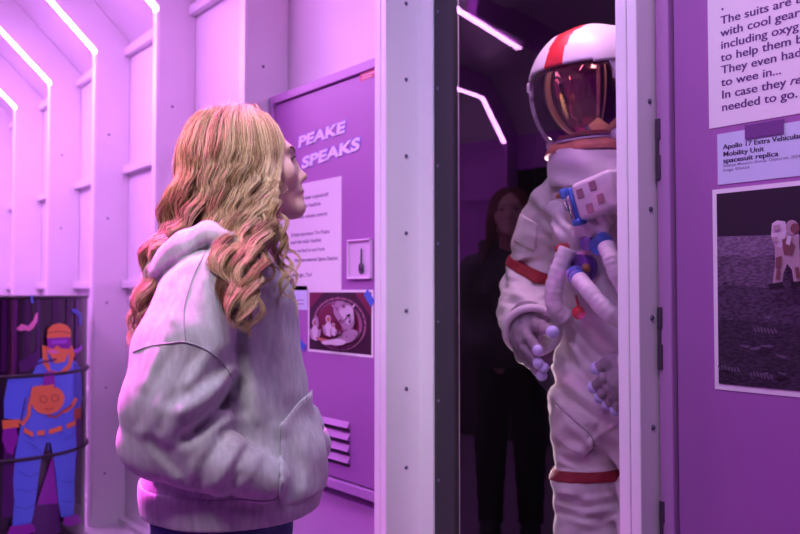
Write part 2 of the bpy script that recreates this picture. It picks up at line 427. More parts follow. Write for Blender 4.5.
for k in range(-5, 6):
    s = 3.605+.92*k
    if s < -2.4: continue
    tn += 1; m = MB(); m.prism(rib_profile(-1), -s-ST, -s)
    bm = bmesh.new(); vs = [bm.verts.new(v) for v in m.V]
    for f in m.F: bm.faces.new([vs[q] for q in f])
    bmesh.ops.recalc_face_normals(bm, faces=bm.faces[:])
    rb = struct(MB().bm(bm).build('trim_%d' % tn, M['purplewall']))
    pts = [(WO, ZK-.015), (WO, ZK), (WO+.32, ZC), (NMID, ZC)]
    if k == -1:                           # this one runs slightly askew across the flat ceiling
        p0, p1 = np.array([-2.779, -1.035]), np.array([-2.655, .12]); e_ = (p1-p0)/np.linalg.norm(p1-p0); n_ = np.array([-e_[1], e_[0]])*.017
        q_ = [p0+n_, p0-n_, p1-n_, p1+n_]; m = MB(); m.add([(x, y, ZC-.012) for x, y in q_]+[(x, y, ZC-.001) for x, y in q_], [(0, 1, 2, 3), (7, 6, 5, 4), (0, 4, 5, 1), (1, 5, 6, 2), (2, 6, 7, 3), (3, 7, 4, 0)])
        setp(m.build('led_strip', M['led']), 'single white light strip across the ceiling, mirrored high in the alcove glass', 'light strip'); continue
    if k == -2: pts = [(WO, ZK-.015), (WO, ZK), (WO+.32, ZC)]
    if k >= -2: led(pts, -s-.048, -s-.014, 'white light strip on a rib of the opposite wall, mirrored in the alcove glass', 'strips of the opposite wall')
    if k >= 0:
        m = MB(); tn += 1
        for z in (.02, .62, 1.225, 1.98, 2.43): m.box(-s-.92, -s-ST, WOB, WOB+.035, z-.02, z+.02)
        struct(m.build('trim_%d' % tn, M['purplewall']))
# the dark alcove behind the glass: a box of its own
b = MB(); ax0, ax1, an, az0, az1 = -2.05, -.45, 2.42, .10, 2.55
for nm, bx in (('floor_alcove', (ax0, ax1, NB+.057, an, az0-.04, az0)), ('ceiling_alcove', (ax0, ax1, NB+.057, an, az1, az1+.03)), ('wall_alcove_left', (ax0-.03, ax0, NB+.057, an, az0-.04, az1+.03)), ('wall_alcove_right', (ax1, ax1+.03, NB+.057, an, az0-.04, az1+.03)), ('wall_alcove_back', (ax0-.03, ax1+.03, an, an+.03, az0-.04, az1+.03)), ('wall_alcove_left_return', (ax0-.03, AX0, NB+.051, NB+.056, az0-.04, az1+.03)), ('wall_alcove_right_return', (AX1, ax1+.03, NB+.051, NB+.056, az0-.04, az1+.03))):
    struct(MB().box(*bx).build(nm, M['black']))
# glass door of the alcove, its hinge side flush on the left, the right side a little recessed
gm = bpy.data.materials.new('door_glass'); gm.use_nodes = True; nt = gm.node_tree; nt.nodes.clear()
out = nt.nodes.new('ShaderNodeOutputMaterial'); mx = nt.nodes.new('ShaderNodeMixShader'); fr = nt.nodes.new('ShaderNodeFresnel'); fr.inputs['IOR'].default_value = 1.52
tr = nt.nodes.new('ShaderNodeBsdfTransparent'); tr.inputs[0].default_value = (.91, .85, .92, 1); gl = nt.nodes.new('ShaderNodeBsdfGlossy'); gl.inputs['Roughness'].default_value = 0
geo = nt.nodes.new('ShaderNodeNewGeometry'); mth = nt.nodes.new('ShaderNodeMath'); mth.operation = 'MULTIPLY'; m2 = nt.nodes.new('ShaderNodeMath'); m2.operation = 'MULTIPLY'; m2.inputs[1].default_value = 1.9
inv = nt.nodes.new('ShaderNodeMath'); inv.operation = 'SUBTRACT'; inv.inputs[0].default_value = 1
nt.links.new(geo.outputs['Backfacing'], inv.inputs[1]); nt.links.new(fr.outputs[0], mth.inputs[0]); nt.links.new(inv.outputs[0], mth.inputs[1])
nt.links.new(mth.outputs[0], m2.inputs[0]); nt.links.new(m2.outputs[0], mx.inputs[0]); nt.links.new(tr.outputs[0], mx.inputs[1]); nt.links.new(gl.outputs[0], mx.inputs[2]); nt.links.new(mx.outputs[0], out.inputs[0])
gm.surface_render_method = 'BLENDED' if hasattr(gm, 'surface_render_method') else gm.surface_render_method
AL = math.radians(5.5); HG = np.array([-1.587, 1.447, 0]); DU = np.array([math.cos(AL), math.sin(AL), 0]); DN = np.array([math.sin(AL), -math.cos(AL), 0])
gd = thing('glass_door', (HG[0], HG[1], .115), 'black framed glass door closing the dark spacesuit alcove', 'glass door')
def obox(u0, u1, z0, z1, t0, t1):        # box in the door's own plane
    V = [HG+DU*u+DN*(-t)+np.array([0, 0, z]) for u in (u0, u1) for t in (t0, t1) for z in (z0, z1)]
    return V, [(0, 1, 3, 2), (4, 6, 7, 5), (0, 4, 5, 1), (2, 3, 7, 6), (0, 2, 6, 4), (1, 5, 7, 3)]
b = MB(); b.box(AX0-.004, AX0+.064, 1.447, NB+.05, .10, 2.30, 0, .003); b.box(AX1-.004, AX1+.004, 1.5, NB+.05, .10, 2.30)
struct(b.build('trim_40', M['rib']))
fr_ = MB()
for a in ((.003, .0715, .115, 2.29, 0, .022), (.585, .638, .115, 2.29, 0, .022), (.0715, .585, .115, .19, 0, .022), (.0715, .585, 2.22, 2.29, 0, .022)): fr_.add(*obox(*a))
fr_.build('door_frame', M['blackframe'], gd)
fg = MB(); fg.add(*obox(.0715, .585, .19, 2.22, .009, .015))
go = fg.build('glass_pane', gm, gd)
for q in range(-4, 4):
    p = HG+DU*.017+np.array([0, 0, 1.53+.215*q]); m = MB(); m.disc(p, DN, .005, .0025, 10, 0, .0035); m.build('bolt', M['bolt'], gd, True)
# ------------------------------------------------------------------ lockers in the bays
def locker(x0, x1, z0, z1, label, NL=NL, name='locker'):
    t = thing(name, ((x0+x1)/2, NL, z0), label, 'locker')
    fw = .030
    m = MB(); m.box(x0+.001, x0+fw, NL, NB-.001, z0, z1, 0, .003); m.box(x1-fw, x1-.001, NL, NB-.001, z0, z1, 0, .003)
    m.box(x0+fw, x1-fw, NL, NB-.001, z1-fw, z1, 0, .003); m.box(x0+fw, x1-fw, NL, NB-.001, z0, z0+fw, 0, .003)
    m.build('frame', M['lockframe'], t)
    return t, (x0+fw+.004, x1-fw-.004, z0+fw+.004, z1-fw-.004)
ZT = at(270, 97, NL)[2]; ZB = at(372, 502, NL)[2]
XA, XB = -(S0+SP)+.002, -(S0+ST)-.002
lk, (dx0, dx1, dz0, dz1) = locker(XA, XB, ZB, ZT, 'pale purple metal locker behind the girl with lettering and taped prints')
ND = NL+.008                              # door face
m = MB(); m.box(dx0, dx1, ND, ND+.02, dz0, dz1, 0, .003); door = m.build('door', M['locker'], lk)
for (xa, ya, xb, yb) in ((312, 414, 350, 424), (314, 426, 350, 436), (316, 438, 350, 447.5), (318, 449, 350, 459)):
    p, q = at(xa, ya, ND), at(xb, yb, ND); z = q[2]
    v = MB(); v.add([(dx0+.1, ND-.001, z+.006), (q[0], ND-.001, z+.006), (q[0], ND-.012, z-.012), (dx0+.1, ND-.012, z-.012), (dx0+.1, ND-.0005, z-.016), (q[0], ND-.0005, z-.016)],
          [(0, 3, 2, 1), (3, 4, 5, 2), (0, 4, 3), (1, 2, 5)]); v.box(dx0+.1, q[0], ND-.0012, ND-.0004, z-.026, z-.013, 1)
    v.build('vent_louver', [M['locker'], M['slot']], door)
# latch plate with its drop handle
p0, p1 = at(349, 239, ND), at(373, 283, ND)
v = MB(); xa, xb, za, zb = p0[0], at(372.6, 260, ND)[0], p1[2]+.012, p0[2]-.004
v.box(xa, xb, ND-.003, ND, za, zb, 0, .001)
for a in ((xa, xb, zb-.006, zb), (xa, xb, za, za+.006)): v.box(a[0], a[1], ND-.010, ND-.002, a[2], a[3], 0, .002)
for a in ((xa, xa+.006), (xb-.006, xb)): v.box(a[0], a[1], ND-.010, ND-.002, za, zb, 0, .002)
lp = v.build('latch_plate', M['latch'], door)
xc = (xa+xb)/2+.012; zc = (za+zb)/2; v = MB()
v.tube([(xc+.012*math.cos(a)*.8, ND-.007, zc-.028+.015*math.sin(a)) for a in np.linspace(math.pi/2, 2.5*math.pi, 18)], .0028, 8, 0); v.tube([(xc, ND-.007, zc-.014), (xc, ND-.007, zc+.032)], .0026, 8)
v.sphere((xc, ND-.005, zc-.028), .010, 0, 12, 8, (1, .4, 1)); v.build('latch_handle', M['hinge'], lp, True)
# plain box below the locker
m = MB(); m.box(XA+.002, XB-.002, 1.455, NB-.001, 0.001, ZB-.035, 0, .004)
setp(m.build('plinth_box', M['plinth']), 'plain white metal box under the lettered locker', 'plinth')
# right-hand locker
RX0, RX1 = -.858, -(S0-2*SP+ST)-.004
lk2, (rx0, rx1, rz0, rz1) = locker(RX0, RX1, .08, 2.25, 'purple locker at right carrying the spacesuit texts and moon photograph', 1.382)
NL2 = 1.382; ND2 = NL2+.012
m = MB(); m.box(rx0, rx1, ND2, ND2+.02, rz0, rz1, 0, .003); door2 = m.build('door', M['locker'], lk2)
for (ya, yb) in ((119, 180), (307, 369), (500, 562)):
    za, zb = at(657, yb, NL2)[2], at(657, ya, NL2)[2]; v = MB(); L = (zb-za)
    v.box(RX0+.001, RX0+.011, NL2-.004, NL2+.002, za, za+L*.40, 0, .001); v.box(RX0+.001, RX0+.011, NL2-.004, NL2+.002, zb-L*.34, zb, 0, .001); v.box(RX0+.001, RX0+.008, NL2-.003, NL2+.002, za+L*.4, zb-L*.34, 0, .001)
    v.build('hinge', M['hinge'], lk2)
# lettering on the left locker door
lt = MB()
for txt, pa, pb, h in (('PEAKE', (298.5, 147.5), (346.5, 131.5), .034), ('SPEAKS', (302, 168.5), (361, 148.5), .035)):
    a, b_ = at(*pa, ND), at(*pb, ND); wd = float(np.hypot(b_[0]-a[0], b_[2]-a[2])); tl = math.atan2(b_[2]-a[2], b_[0]-a[0])
    Vt, _f = text_mesh(txt, .045, .12); sx_ = wd/(Vt[:, 0].max()-Vt[:, 0].min())
    wall_text(lt, txt, a[0], a[2], ND-.0021, h, None, .045, .12, tl, 1, 1.0, 0, sx_, Vt[:, 0].min())
    wall_text(lt, txt, a[0], a[2], ND-.0012, h, None, .092, .12, tl, 0, 1.0, 0, sx_, Vt[:, 0].min())
lt.build('lettering', [M['outline'], M['letter']], door)
# ------------------------------------------------------------------ prints taped to the doors
def sheet(name, n, pxs, mt, label, cat):
    """a sheet of paper with thickness on the plane Y=n; pxs = left, top, right, bottom in wall units"""
    x0, z1, x1, z0 = pxs
    t = thing(name, ((x0+x1)/2, n, z0), label, cat); MB().box(x0, x1, n-.0012, n-.0002, z0, z1).build('sheet', mt, t); return t
# letter on the left door
qa, qb = at(341.5, 176, ND), at(341.5, 290, ND)
x0 = at(279, 200, ND)[0]
sh = sheet('text_sheet', ND, (x0, qa[2], qb[0], qb[2]), M['paper'], 'white printed letter on the lettered locker, beside the girl\'s face', 'paper sheet')
tx = MB()
for txt, py, pe in (('were you ever a spacesuit?', 196, 329), ('these radio headsets', 205.5, 321), ('with mission control.', 215.5, 328), ('British astronaut Tim Peake', 233.5, 329.5), ('used this radio headset', 242, 321.5), ('when he worked in and from', 251, 325), ('the International Space Station.', 260, 338.5), ('on the right, Tim!', 277, 312)):
    e = at(pe, py-2, ND); V, F = text_mesh(txt, .012); h = .0125; s = h/.69*1.12; wd = (V[:, 0].max()-V[:, 0].min())*s
    xs = max(x0+.012, e[0]-wd)
    wall_text(tx, txt, xs, at(330, py, ND)[2] if False else e[2]-.005, ND-.0016, h, min(wd, e[0]-xs), .012)
tx.build('printed_text', M['inkpurple'], sh)
# small blue card and its dark tape
a, b_ = at(291, 286, ND), at(307.5, 310, ND)
sh = sheet('caption_card', ND, (a[0]-.02, a[2], b_[0], b_[2]), M['bluepaper'], 'small pale blue caption card left of the capsule photograph', 'card')
tx = MB()
for k in range(2): tx.box(a[0], b_[0]-.02, ND-.0018, ND-.0012, a[2]-.05-.012*k, a[2]-.047-.012*k)
tx.build('printed_text', M['inkgrey'], sh)
a, b_ = at(283, 279, ND), at(294.5, 284, ND)
setp(MB().box(a[0], b_[0], ND-.003, ND-.0022, b_[2]-.01, a[2]).build('tape', M['tape']), 'dark tape holding the top of the small blue card', 'tape')
# capsule photograph
def colour(name, c, r=.45): return mat(name, c, r)
P_ = dict(dk=colour('print_dark', (.035, .004, .02)), red=colour('print_red', (.16, .010, .05)), ring=colour('print_ring', (.30, .12, .20)), lite=colour('print_pale', (.40, .24, .38)), mid=colour('print_mid', (.28, .10, .20)), wht=colour('print_white', (.62, .50, .62)), org=colour('print_orange', (.42, .15, .11)))
PN = ND-.0012
a, b_, c_ = at(308.5, 290, ND), at(373.5, 293.5, ND), at(373.5, 358, ND); zlo = at(308.5, 350, ND)[2]
sh = sheet('capsule_photo', ND, (a[0], a[2], b_[0], c_[2]), M['paper'], 'dark red photograph of astronauts in a round capsule hatch, on the left locker', 'photograph')
pp = Print(PN); bx = .008
cx, cz = (a[0]+b_[0])/2, (a[2]+c_[2])/2; hw, hh = (b_[0]-a[0])/2-bx, (a[2]-c_[2])/2-bx
pp.poly([(cx-hw, cz-hh), (cx+hw, cz-hh), (cx+hw, cz+hh), (cx-hw, cz+hh)], P_['dk'])
def e2(u, v, ru, rv, mt, rot=0, wob=0): pp.poly(blob(cx+u*hw, cz+v*hh, ru*hw, rv*hh, 28, rot, wob), mt)
pp.poly([(cx-hw, cz+hh*.4), (cx-hw*.5, cz+hh), (cx-hw, cz+hh)], P_['red']); pp.poly([(cx+hw*.5, cz+hh), (cx+hw, cz+hh*.2), (cx+hw, cz+hh)], P_['red'])
e2(0, -.06, .86, .90, P_['ring']); e2(0, -.07, .80, .84, P_['dk']); e2(0, -.08, .74, .80, P_['mid']); e2(-.05, -.10, .70, .76, P_['red'])
for k in range(26):
    t_ = 2*math.pi*k/26; e2(.83*math.cos(t_), -.065+.87*math.sin(t_), .018, .03, P_['dk'])
e2(.26, .26, .36, .42, P_['lite'], -.5, .08); e2(.34, .30, .24, .28, P_['wht'], -.5, .1); e2(.30, -.5, .42, .20, P_['lite'], .3, .1)
rq = random.Random(5)
for k in range(26):
    e2(rq.uniform(-.1, .62), rq.uniform(-.62, .62), rq.uniform(.02, .09), rq.uniform(.02, .06), P_[rq.choice(('mid', 'mid', 'dk', 'lite', 'wht'))], rq.uniform(-1, 1), .15)
for u, v, sc in ((-.18, -.1, 1), (-.62, -.25, 1.05), (.02, -.22, .6)):
    e2(u, v-.14*sc, .12*sc, .26*sc, P_['wht'], .1, .06); e2(u-.13*sc, v-.18*sc, .045*sc, .2*sc, P_['lite'], .5); e2(u+.13*sc, v-.18*sc, .045*sc, .2*sc, P_['lite'], -.5)
    e2(u, v+.20*sc, .085*sc, .125*sc, P_['wht']); e2(u+.01, v+.19*sc, .06*sc, .09*sc, P_['org'])
e2(-.3, -.62, .28, .06, P_['org'], -.1); e2(.05, -.66, .4, .1, P_['wht'], .06, .1); e2(-.52, .0, .05, .2, P_['lite'], .3)
pp.build('printed_image', sh)
for (px_, py_, w_, h_, rt, lb) in ((302.5, 345, .044, .024, -.5, 'blue tape at the lower left corner of the capsule photograph'), (370, 312-14, .05, .026, -.8, 'blue tape at the upper right corner of the capsule photograph')):
    c = at(px_, py_, ND); m = MB(); q = [(c[0]+u*math.cos(rt)-v*math.sin(rt), c[2]+u*math.sin(rt)+v*math.cos(rt)) for u, v in ((-w_/2, -h_/2), (w_/2, -h_/2), (w_/2, h_/2), (-w_/2, h_/2))]
    m.add([(x, ND-.0034, z) for x, z in q]+[(x, ND-.0024, z) for x, z in q], [(0, 1, 2, 3), (7, 6, 5, 4), (0, 4, 5, 1), (1, 5, 6, 2), (2, 6, 7, 3), (3, 7, 4, 0)])
    setp(m.build('tape', M['bluetape']), lb, 'tape')
# red label at the top right of the left door
a, b_ = at(360.5, 71, ND), at(376, 78, ND)
t = thing('red_label', ((a[0]+b_[0])/2, ND, b_[2]), 'small red label at the top right corner of the lettered locker', 'label')
MB().box(a[0], b_[0]+.02, ND-.0012, ND-.0002, b_[2]+.006, a[2]+.004).build('sheet', M['redlabel'], t)
tx = MB(); tx.box(a[0]+.01, b_[0], ND-.0016, ND-.0012, b_[2]+.018, b_[2]+.022); tx.box(a[0]+.01, b_[0]-.02, ND-.0016, ND-.0012, b_[2]+.010, b_[2]+.0135); tx.build('printed_text', M['pinkline'], t)
# ---- right door: text sheet, caption card, moon photograph
a = at(709.5, 129, ND2); x0 = a[0]; zb = a[2]
sh = sheet('text_sheet', ND2, (x0, zb+.37, x0+.36, zb), M['paper'], 'large pale sheet about the suits at the top of the right locker', 'paper sheet')
tx = MB(); base = at(722, 111.5, ND2); ls = (at(722, 24.5, ND2)[2]-base[2])/7
lines = ['The suits are b', 'with cool gear', 'including oxyg', 'to help them b', 'They even had', 'to wee in...', 'In case they ', 'needed to go.']
wref = at(797, 100, ND2)[0]-base[0]; Vn, _f = text_mesh('needed to go.', .02); k_ = wref/(Vn[:, 0].max()-Vn[:, 0].min())
for q, t_ in enumerate(lines):
    V, _f = text_mesh(t_, .02); z = base[2]+ls*(7-q); wd = (V[:, 0].max()-V[:, 0].min())*k_
    for sh_x, sh_y in ((-.0004, 0), (.0004, .00006)):
        wall_text(tx, t_, base[0]+sh_x, z, ND2-.0016-sh_y, .0152, wd, .006)
        if q == 6: wall_text(tx, 're', base[0]+wd+.007+sh_x, z, ND2-.0016-sh_y, .0152, .019, .006, .35)
wall_text(tx, '.', base[0]+.002, base[2]+ls*8.15, ND2-.0016, .016, None, .04)
tx.build('printed_text', M['inkpurple'], sh)
a, b_ = at(717.5, 134.5, ND2), at(718, 185, ND2)
sh = sheet('caption_card', ND2, (a[0], a[2], a[0]+.20, b_[2]), M['bluepaper'], 'pale blue caption card naming the spacesuit replica, on the right locker', 'card')
tx = MB()
for txt, py, h, bd, i, xe in (('Apollo 17 Extra Vehicular', 149.5, .0090, .035, 0, 803), ('Mobility Unit', 156.8, .0090, .035, 0, 764), ('spacesuit replica', 163.3, .0090, .035, 0, 778.5), ('Science Museum Group. Object no. 2024', 167.3, .0052, .012, 1, 801), ('Image: \u00a9NASA', 171.8, .0052, .012, 1, 750)):
    p = at(723.5, py, ND2)
    for sh_x, sh_y in (((-.0004, 0), (.0004, .00006)) if i == 0 else ((0, 0),)):
        wall_text(tx, txt, p[0]+sh_x, p[2], ND2-.0016-sh_y, h, at(xe, py, ND2)[0]-p[0], .008 if i == 0 else .004, 0, 0, i)
tx.build('printed_text', [M['inkdark'], M['inkgrey']], sh)
a, b_ = at(745.5, 125.5, ND2), at(784.5, 133, ND2)
setp(MB().box(a[0], b_[0], ND2-.0034, ND2-.0022, b_[2]-.001, a[2]+.0).build('tape', M['tape']), 'dark purple tape over the top of the right caption card', 'tape')
a, b_ = at(712.3, 190, ND2), at(715.5, 389, ND2)
mx0, mz1, mz0 = (a[0]+b_[0])/2, a[2], b_[2]
sh = sheet('moon_photo', ND2, (mx0, mz1, mx0+.40, mz0), M['paper'], 'photograph of an astronaut on the dark moon surface, right locker', 'photograph')
def ground(nm, hi, lo): return mat(nm, hi, .5, noise=.8, scale=120, stretch=(1, 1, 2.6), c2=lo)
MG = [ground('print_moon_far', (.24, .16, .27), (.10, .055, .12)), ground('print_moon_middle', (.16, .10, .18), (.045, .025, .055)), ground('print_moon_near', (.085, .05, .10), (.020, .011, .026)), ground('print_moon_front', (.050, .03, .06), (.009, .005, .013))]
sky = colour('print_sky', (.012, .006, .016)); rock = colour('print_rock', (.12, .08, .14)); suitp = colour('print_suit', (.40, .27, .33)); suitw = colour('print_suit_pack', (.62, .50, .62)); suitd = colour('print_suit_shade', (.17, .06, .07)); drk = colour('print_black', (.008, .005, .01))
pp = Print(ND2-.0012); bd = .0085; X0, X1, Z0, Z1 = mx0+bd, mx0+.40-bd, mz0+bd*1.3, mz1-bd
zh = at(720, 237, ND2)[2]; zm = at(720, 292, ND2)[2]
pp.poly([(X0, Z0), (X1, Z0), (X1, Z1), (X0, Z1)], sky)
for k_, (za, zb_) in enumerate(((zh+.001, zh-.010), (zh-.035, zh-.050), (zm+.012, zm+.002), (zm-.05, zm-.07))):
    top_ = [(X1+(X0-X1)*t_/12, zb_+(za-zb_)*t_/12+.003*math.sin(t_*2.3+k_)*(k_ > 0)) for t_ in range(13)]
    pp.poly([(X0, Z0), (X1, Z0)]+top_, MG[k_])
rg = random.Random(3)
for q in range(34):
    x = rg.uniform(X0+.01, X1-.02); z = rg.uniform(Z0+.012, zm+.05); pp.poly(blob(x, z, rg.uniform(.003, .012), rg.uniform(.0015, .0035), 10, rg.uniform(-.3, .3), .2), rock if rg.random() < .45 else drk)
for cx_, cy_ in ((765, 375), (733, 368), (770, 330)):       # ribbed boot prints
    c = at(cx_, cy_, ND2)
    for k in range(7): pp.poly(blob(c[0]+.0062*(k-3), c[2]+.0016*math.sin(k), .0019, .0052, 8, .35), rock)
pp.poly(blob(*at(744, 239, ND2)[[0, 2]], .0022, .0016, 8), suitp)
def pq(l, mt): pp.px(l, mt)
pq([(779, 236), (786, 231), (803, 232), (805, 262), (798, 272), (792, 264), (788, 274), (787, 285), (777, 286), (780, 264)], suitp)
pq([(777, 224), (782, 221), (790, 222), (792, 232), (786, 248), (779, 246), (776, 236)], suitw); pq([(796, 264), (806, 262), (808, 283), (799, 285)], suitp)
pp.px(blob(797, 228, 6.5, 7.5, 18), suitp); pp.px(blob(800, 229, 4.6, 5.2, 16), suitd)
pq([(787, 240), (793, 238), (800, 246), (797, 256), (789, 254)], suitd); pq([(781, 258), (787, 256), (786, 268), (781, 268)], suitd); pq([(793, 236), (797, 237), (795, 246), (791, 244)], suitw); pq([(782, 270), (786, 270), (785, 280), (781, 280)], suitd); pq([(800, 268), (804, 267), (806, 278), (802, 279)], suitd)
pq([(774, 284), (788, 282), (790, 288), (775, 290)], drk); pq([(797, 282), (808, 281), (812, 286), (797, 288)], drk); pq([(779, 226), (786, 225), (785, 230), (779, 231)], suitp); pq([(778, 238), (784, 237), (783, 242), (779, 243)], suitp)
pp.build('printed_image', sh)
# ------------------------------------------------------------------ the printed drum
DC = CAMP+ray(8, 293)*(3.55/float(ray(8, 293)@FWD)); DR = .338; DC = np.array([DC[0], DC[1], 0])
DTOP = 1.165
M['drum'] = mat('drum_black_gloss', (.022, .008, .028), .16, coat=.3)
M['drumrib'] = mat('drum_rim', (.012, .008, .016), .3)
DP = {k: mat('drum_print_'+k, c, .28) for k, c in dict(blue=(.10, .22, .80), dblue=(.05, .10, .48), orange=(.80, .26, .06), dorange=(.40, .09, .04), purple=(.26, .02, .36), dpurple=(.07, .008, .12), pink=(.80, .26, .50), line=(.03, .015, .08), sea=(.045, .006, .065), lens=(.34, .08, .62)).items()}
dt = thing('drum', DC, 'black steel drum printed with an orange and blue deep-sea diver', 'drum')
def cyl(px, py):
    d = ray(px, py); o = CAMP-np.array([DC[0], DC[1], 0]); a = d[0]**2+d[1]**2; b = o[0]*d[0]+o[1]*d[1]; c = o[0]**2+o[1]**2-DR**2
    D = b*b-a*c
    t = (-b-math.sqrt(max(D, 0)))/a; p = CAMP+d*t; return math.atan2(p[1]-DC[1], p[0]-DC[0]), p[2]
h1, h2 = cyl(8, 461)[1], cyl(8, 377)[1]
prof = [(0, .0), (DR-.01, .0), (DR, .012), (DR, h1-.02), (DR+.008, h1), (DR, h1+.02), (DR, h2-.02), (DR+.008, h2), (DR, h2+.02), (DR, DTOP-.02), (DR, DTOP-.006)]
seg = 96; m = MB(); V = []; F = []
for r, z in prof:
    for q in range(seg): a = 2*math.pi*q/seg; V.append((DC[0]+r*math.cos(a), DC[1]+r*math.sin(a), z))
for k in range(len(prof)-1):
    for q in range(seg): F.append([k*seg+q, k*seg+(q+1) % seg, (k+1)*seg+(q+1) % seg, (k+1)*seg+q])
m.add(V, F); body = m.build('body', M['drum'], dt, True)
m = MB(); m.disc((DC[0], DC[1], DTOP-.02), (0, 0, 1), DR-.004, .006, 96)
m.tube([(DC[0]+(DR-.002)*math.cos(a), DC[1]+(DR-.002)*math.sin(a), DTOP-.004) for a in np.linspace(0, 2*math.pi, 97)], .008, 8, 0, False)
m.disc((DC[0]+.2, DC[1]-.08, DTOP-.014), (0, 0, 1), .035, .012, 20); m.build('lid', M['drumrib'], dt, True)
for zr in (h1, h2):
    m = MB(); m.tube([(DC[0]+(DR+.005)*math.cos(a), DC[1]+(DR+.005)*math.sin(a), zr) for a in np.linspace(0, 2*math.pi, 97)], .0085, 8, 0, False); m.build('hoop', M['drumrib'], dt, True)
pm = MB(); pmats = []; lay = [0]
PHI0 = cyl(8, 400)[0]
def dpoly(pts, mt):
    if mt not in pmats: pmats.append(mt)
    lay[0] += 1; R = DR+.0012+.00035*lay[0]
    q = []
    for x, y in pts:
        a, z = cyl(x, y); a = (a-PHI0+math.pi) % (2*math.pi)-math.pi; q.append((a*DR, z))
    bm = bmesh.new(); tri = geometry.tessellate_polygon([[Vector((u, v, 0)) for u, v in q]]); vs = [bm.verts.new((u, v, 0)) for u, v in q]
    for t in tri:
        try: bm.faces.new([vs[k] for k in t])
        except ValueError: pass
    for _ in range(4):
        es = [e for e in bm.edges if abs(e.verts[0].co.x-e.verts[1].co.x) > .035]
        if not es: break
        bmesh.ops.subdivide_edges(bm, edges=es, cuts=1, use_grid_fill=False); bmesh.ops.triangulate(bm, faces=bm.faces[:])
    for v in bm.verts:
        a = PHI0+v.co.x/DR; v.co = Vector((DC[0]+R*math.cos(a), DC[1]+R*math.sin(a), v.co.y))
    bm.normal_update()
    for f in bm.faces:
        c = f.calc_center_median(); 
        if f.normal.x*(c.x-DC[0])+f.normal.y*(c.y-DC[1]) < 0: f.normal_flip()
    pm.bm(bm, pmats.index(mt))
def dline(pts, wd, mt):
    pts = [np.array(p, float) for p in pts]; L = []; Rr = []
    for k, p in enumerate(pts):
        t = pts[min(k+1, len(pts)-1)]-pts[max(k-1, 0)]; t /= np.linalg.norm(t)+1e-9; n = np.array([-t[1], t[0]])*wd/2; L.append(p+n); Rr.append(p-n)
    dpoly([tuple(p) for p in L+Rr[::-1]], mt)
B_, O_, U_, K_ = DP['blue'], DP['orange'], DP['purple'], DP['line']
for x, wd in ((2, 5), (14, 3), (25, 6), (37, 3), (52, 8), (66, 4), (75, 3)): dpoly([(x, 297), (x+wd, 297), (x+wd*.8, 372), (x-1, 372)], DP['sea'] if wd != 3 else DP['dpurple'])
dpoly([(50, 440), (52, 455), (44, 480), (35, 508), (58, 508), (55, 480)], U_); dpoly([(4, 440), (14, 445), (15, 480), (12, 516), (2, 518)], DP['dpurple']); dpoly([(33, 505), (58, 503), (60, 532), (32, 540)], DP['dpurple'])
dpoly([(74, 395), (80, 398), (80, 440), (76, 470), (74, 440)], DP['dpurple'])
dpoly([(16, 329), (21, 324), (28, 326), (33, 320), (35, 314), (37.5, 312), (37, 321), (33, 328), (29, 331), (25, 330), (20, 331)], DP['pink'])
dpoly([(30, 295), (32, 295), (33, 303), (31, 303)], B_); dpoly([(70, 309), (76, 309), (80, 314), (80, 325), (78, 325), (77, 316), (71, 312)], DP['dblue']); dpoly([(70, 349), (76, 349), (81, 344), (80, 350), (76, 353), (71, 352)], DP['lens'])
# diver: legs, trunk, arms, head
dpoly([(20, 428), (24, 405), (44, 424), (46, 440), (40, 462), (35, 500), (31, 524), (12, 526), (14, 500), (13, 480), (15, 455)], B_)
dpoly([(46, 424), (70, 405), (74, 420), (75, 450), (73, 480), (73, 500), (72, 516), (60, 517), (57, 500), (55, 475), (52, 455)], B_)
dpoly([(30, 378), (38, 360), (44, 356), (68, 356), (76, 364), (75, 395), (72, 425), (60, 432), (48, 443), (30, 432), (22, 428), (24, 405)], B_)
dpoly([(8, 378), (20, 376), (31, 376), (32, 385), (24, 400), (20, 420), (4, 418), (4, 400)], B_)
dpoly([(72, 362), (79, 368), (80, 395), (78, 412), (72, 413)], DP['dblue'])
dpoly([(2, 420), (18, 419), (19, 427), (3, 429)], O_); dpoly([(3, 429), (16, 427), (18, 438), (12, 455), (7, 452), (2, 440)], U_)
dpoly([(72, 409), (79, 407), (79, 418), (72, 420)], DP['dorange'])
dpoly([(18, 362), (34, 352), (38, 345), (40, 355), (34, 368), (20, 372)], DP['dpurple'])
dpoly([(41, 345), (48, 347), (70, 345), (73, 354), (69, 368), (61, 374), (50, 375), (42, 364)], O_); dpoly([(46, 352), (56, 364), (67, 352), (66, 364), (58, 372), (49, 370)], B_)
dpoly(blob(46, 399, 16.5, 15, 26, 0, .02), O_); dline([(44, 386), (33, 388), (29, 400), (28, 415), (22, 424), (18, 420)], 3.6, O_); dline([(62, 412), (70, 406), (74, 398)], 3.2, O_); dline([(46, 415), (54, 417), (60, 412), (70, 405)], 2.4, DP['dorange'])
dpoly([(43, 372), (52, 371), (54, 388), (41, 390)], U_); dpoly([(39, 386), (52, 384), (53, 401), (40, 404)], DP['orange'])
for cx_, cy_ in ((42, 399), (53, 398)):
    dline([(cx_+3.4*math.cos(t), cy_+3.4*math.sin(t)) for t in np.linspace(0, 6.28, 14)], .9, DP['dorange'])
dline([(43, 408), (48, 410), (52, 407)], 1, DP['dorange'])
dpoly([(24, 427), (30, 431), (48, 429), (73, 420), (73, 425), (48, 434), (30, 436), (23, 432)], O_)
for x, y in ((32, 430.5), (43, 430.5), (60, 425)): dpoly([(x, y-1), (x+4, y-1.6), (x+4, y+6), (x, y+6.5)], B_)
dpoly([(45, 348), (48, 336), (66, 336), (67, 350), (62, 362), (52, 363)], O_)
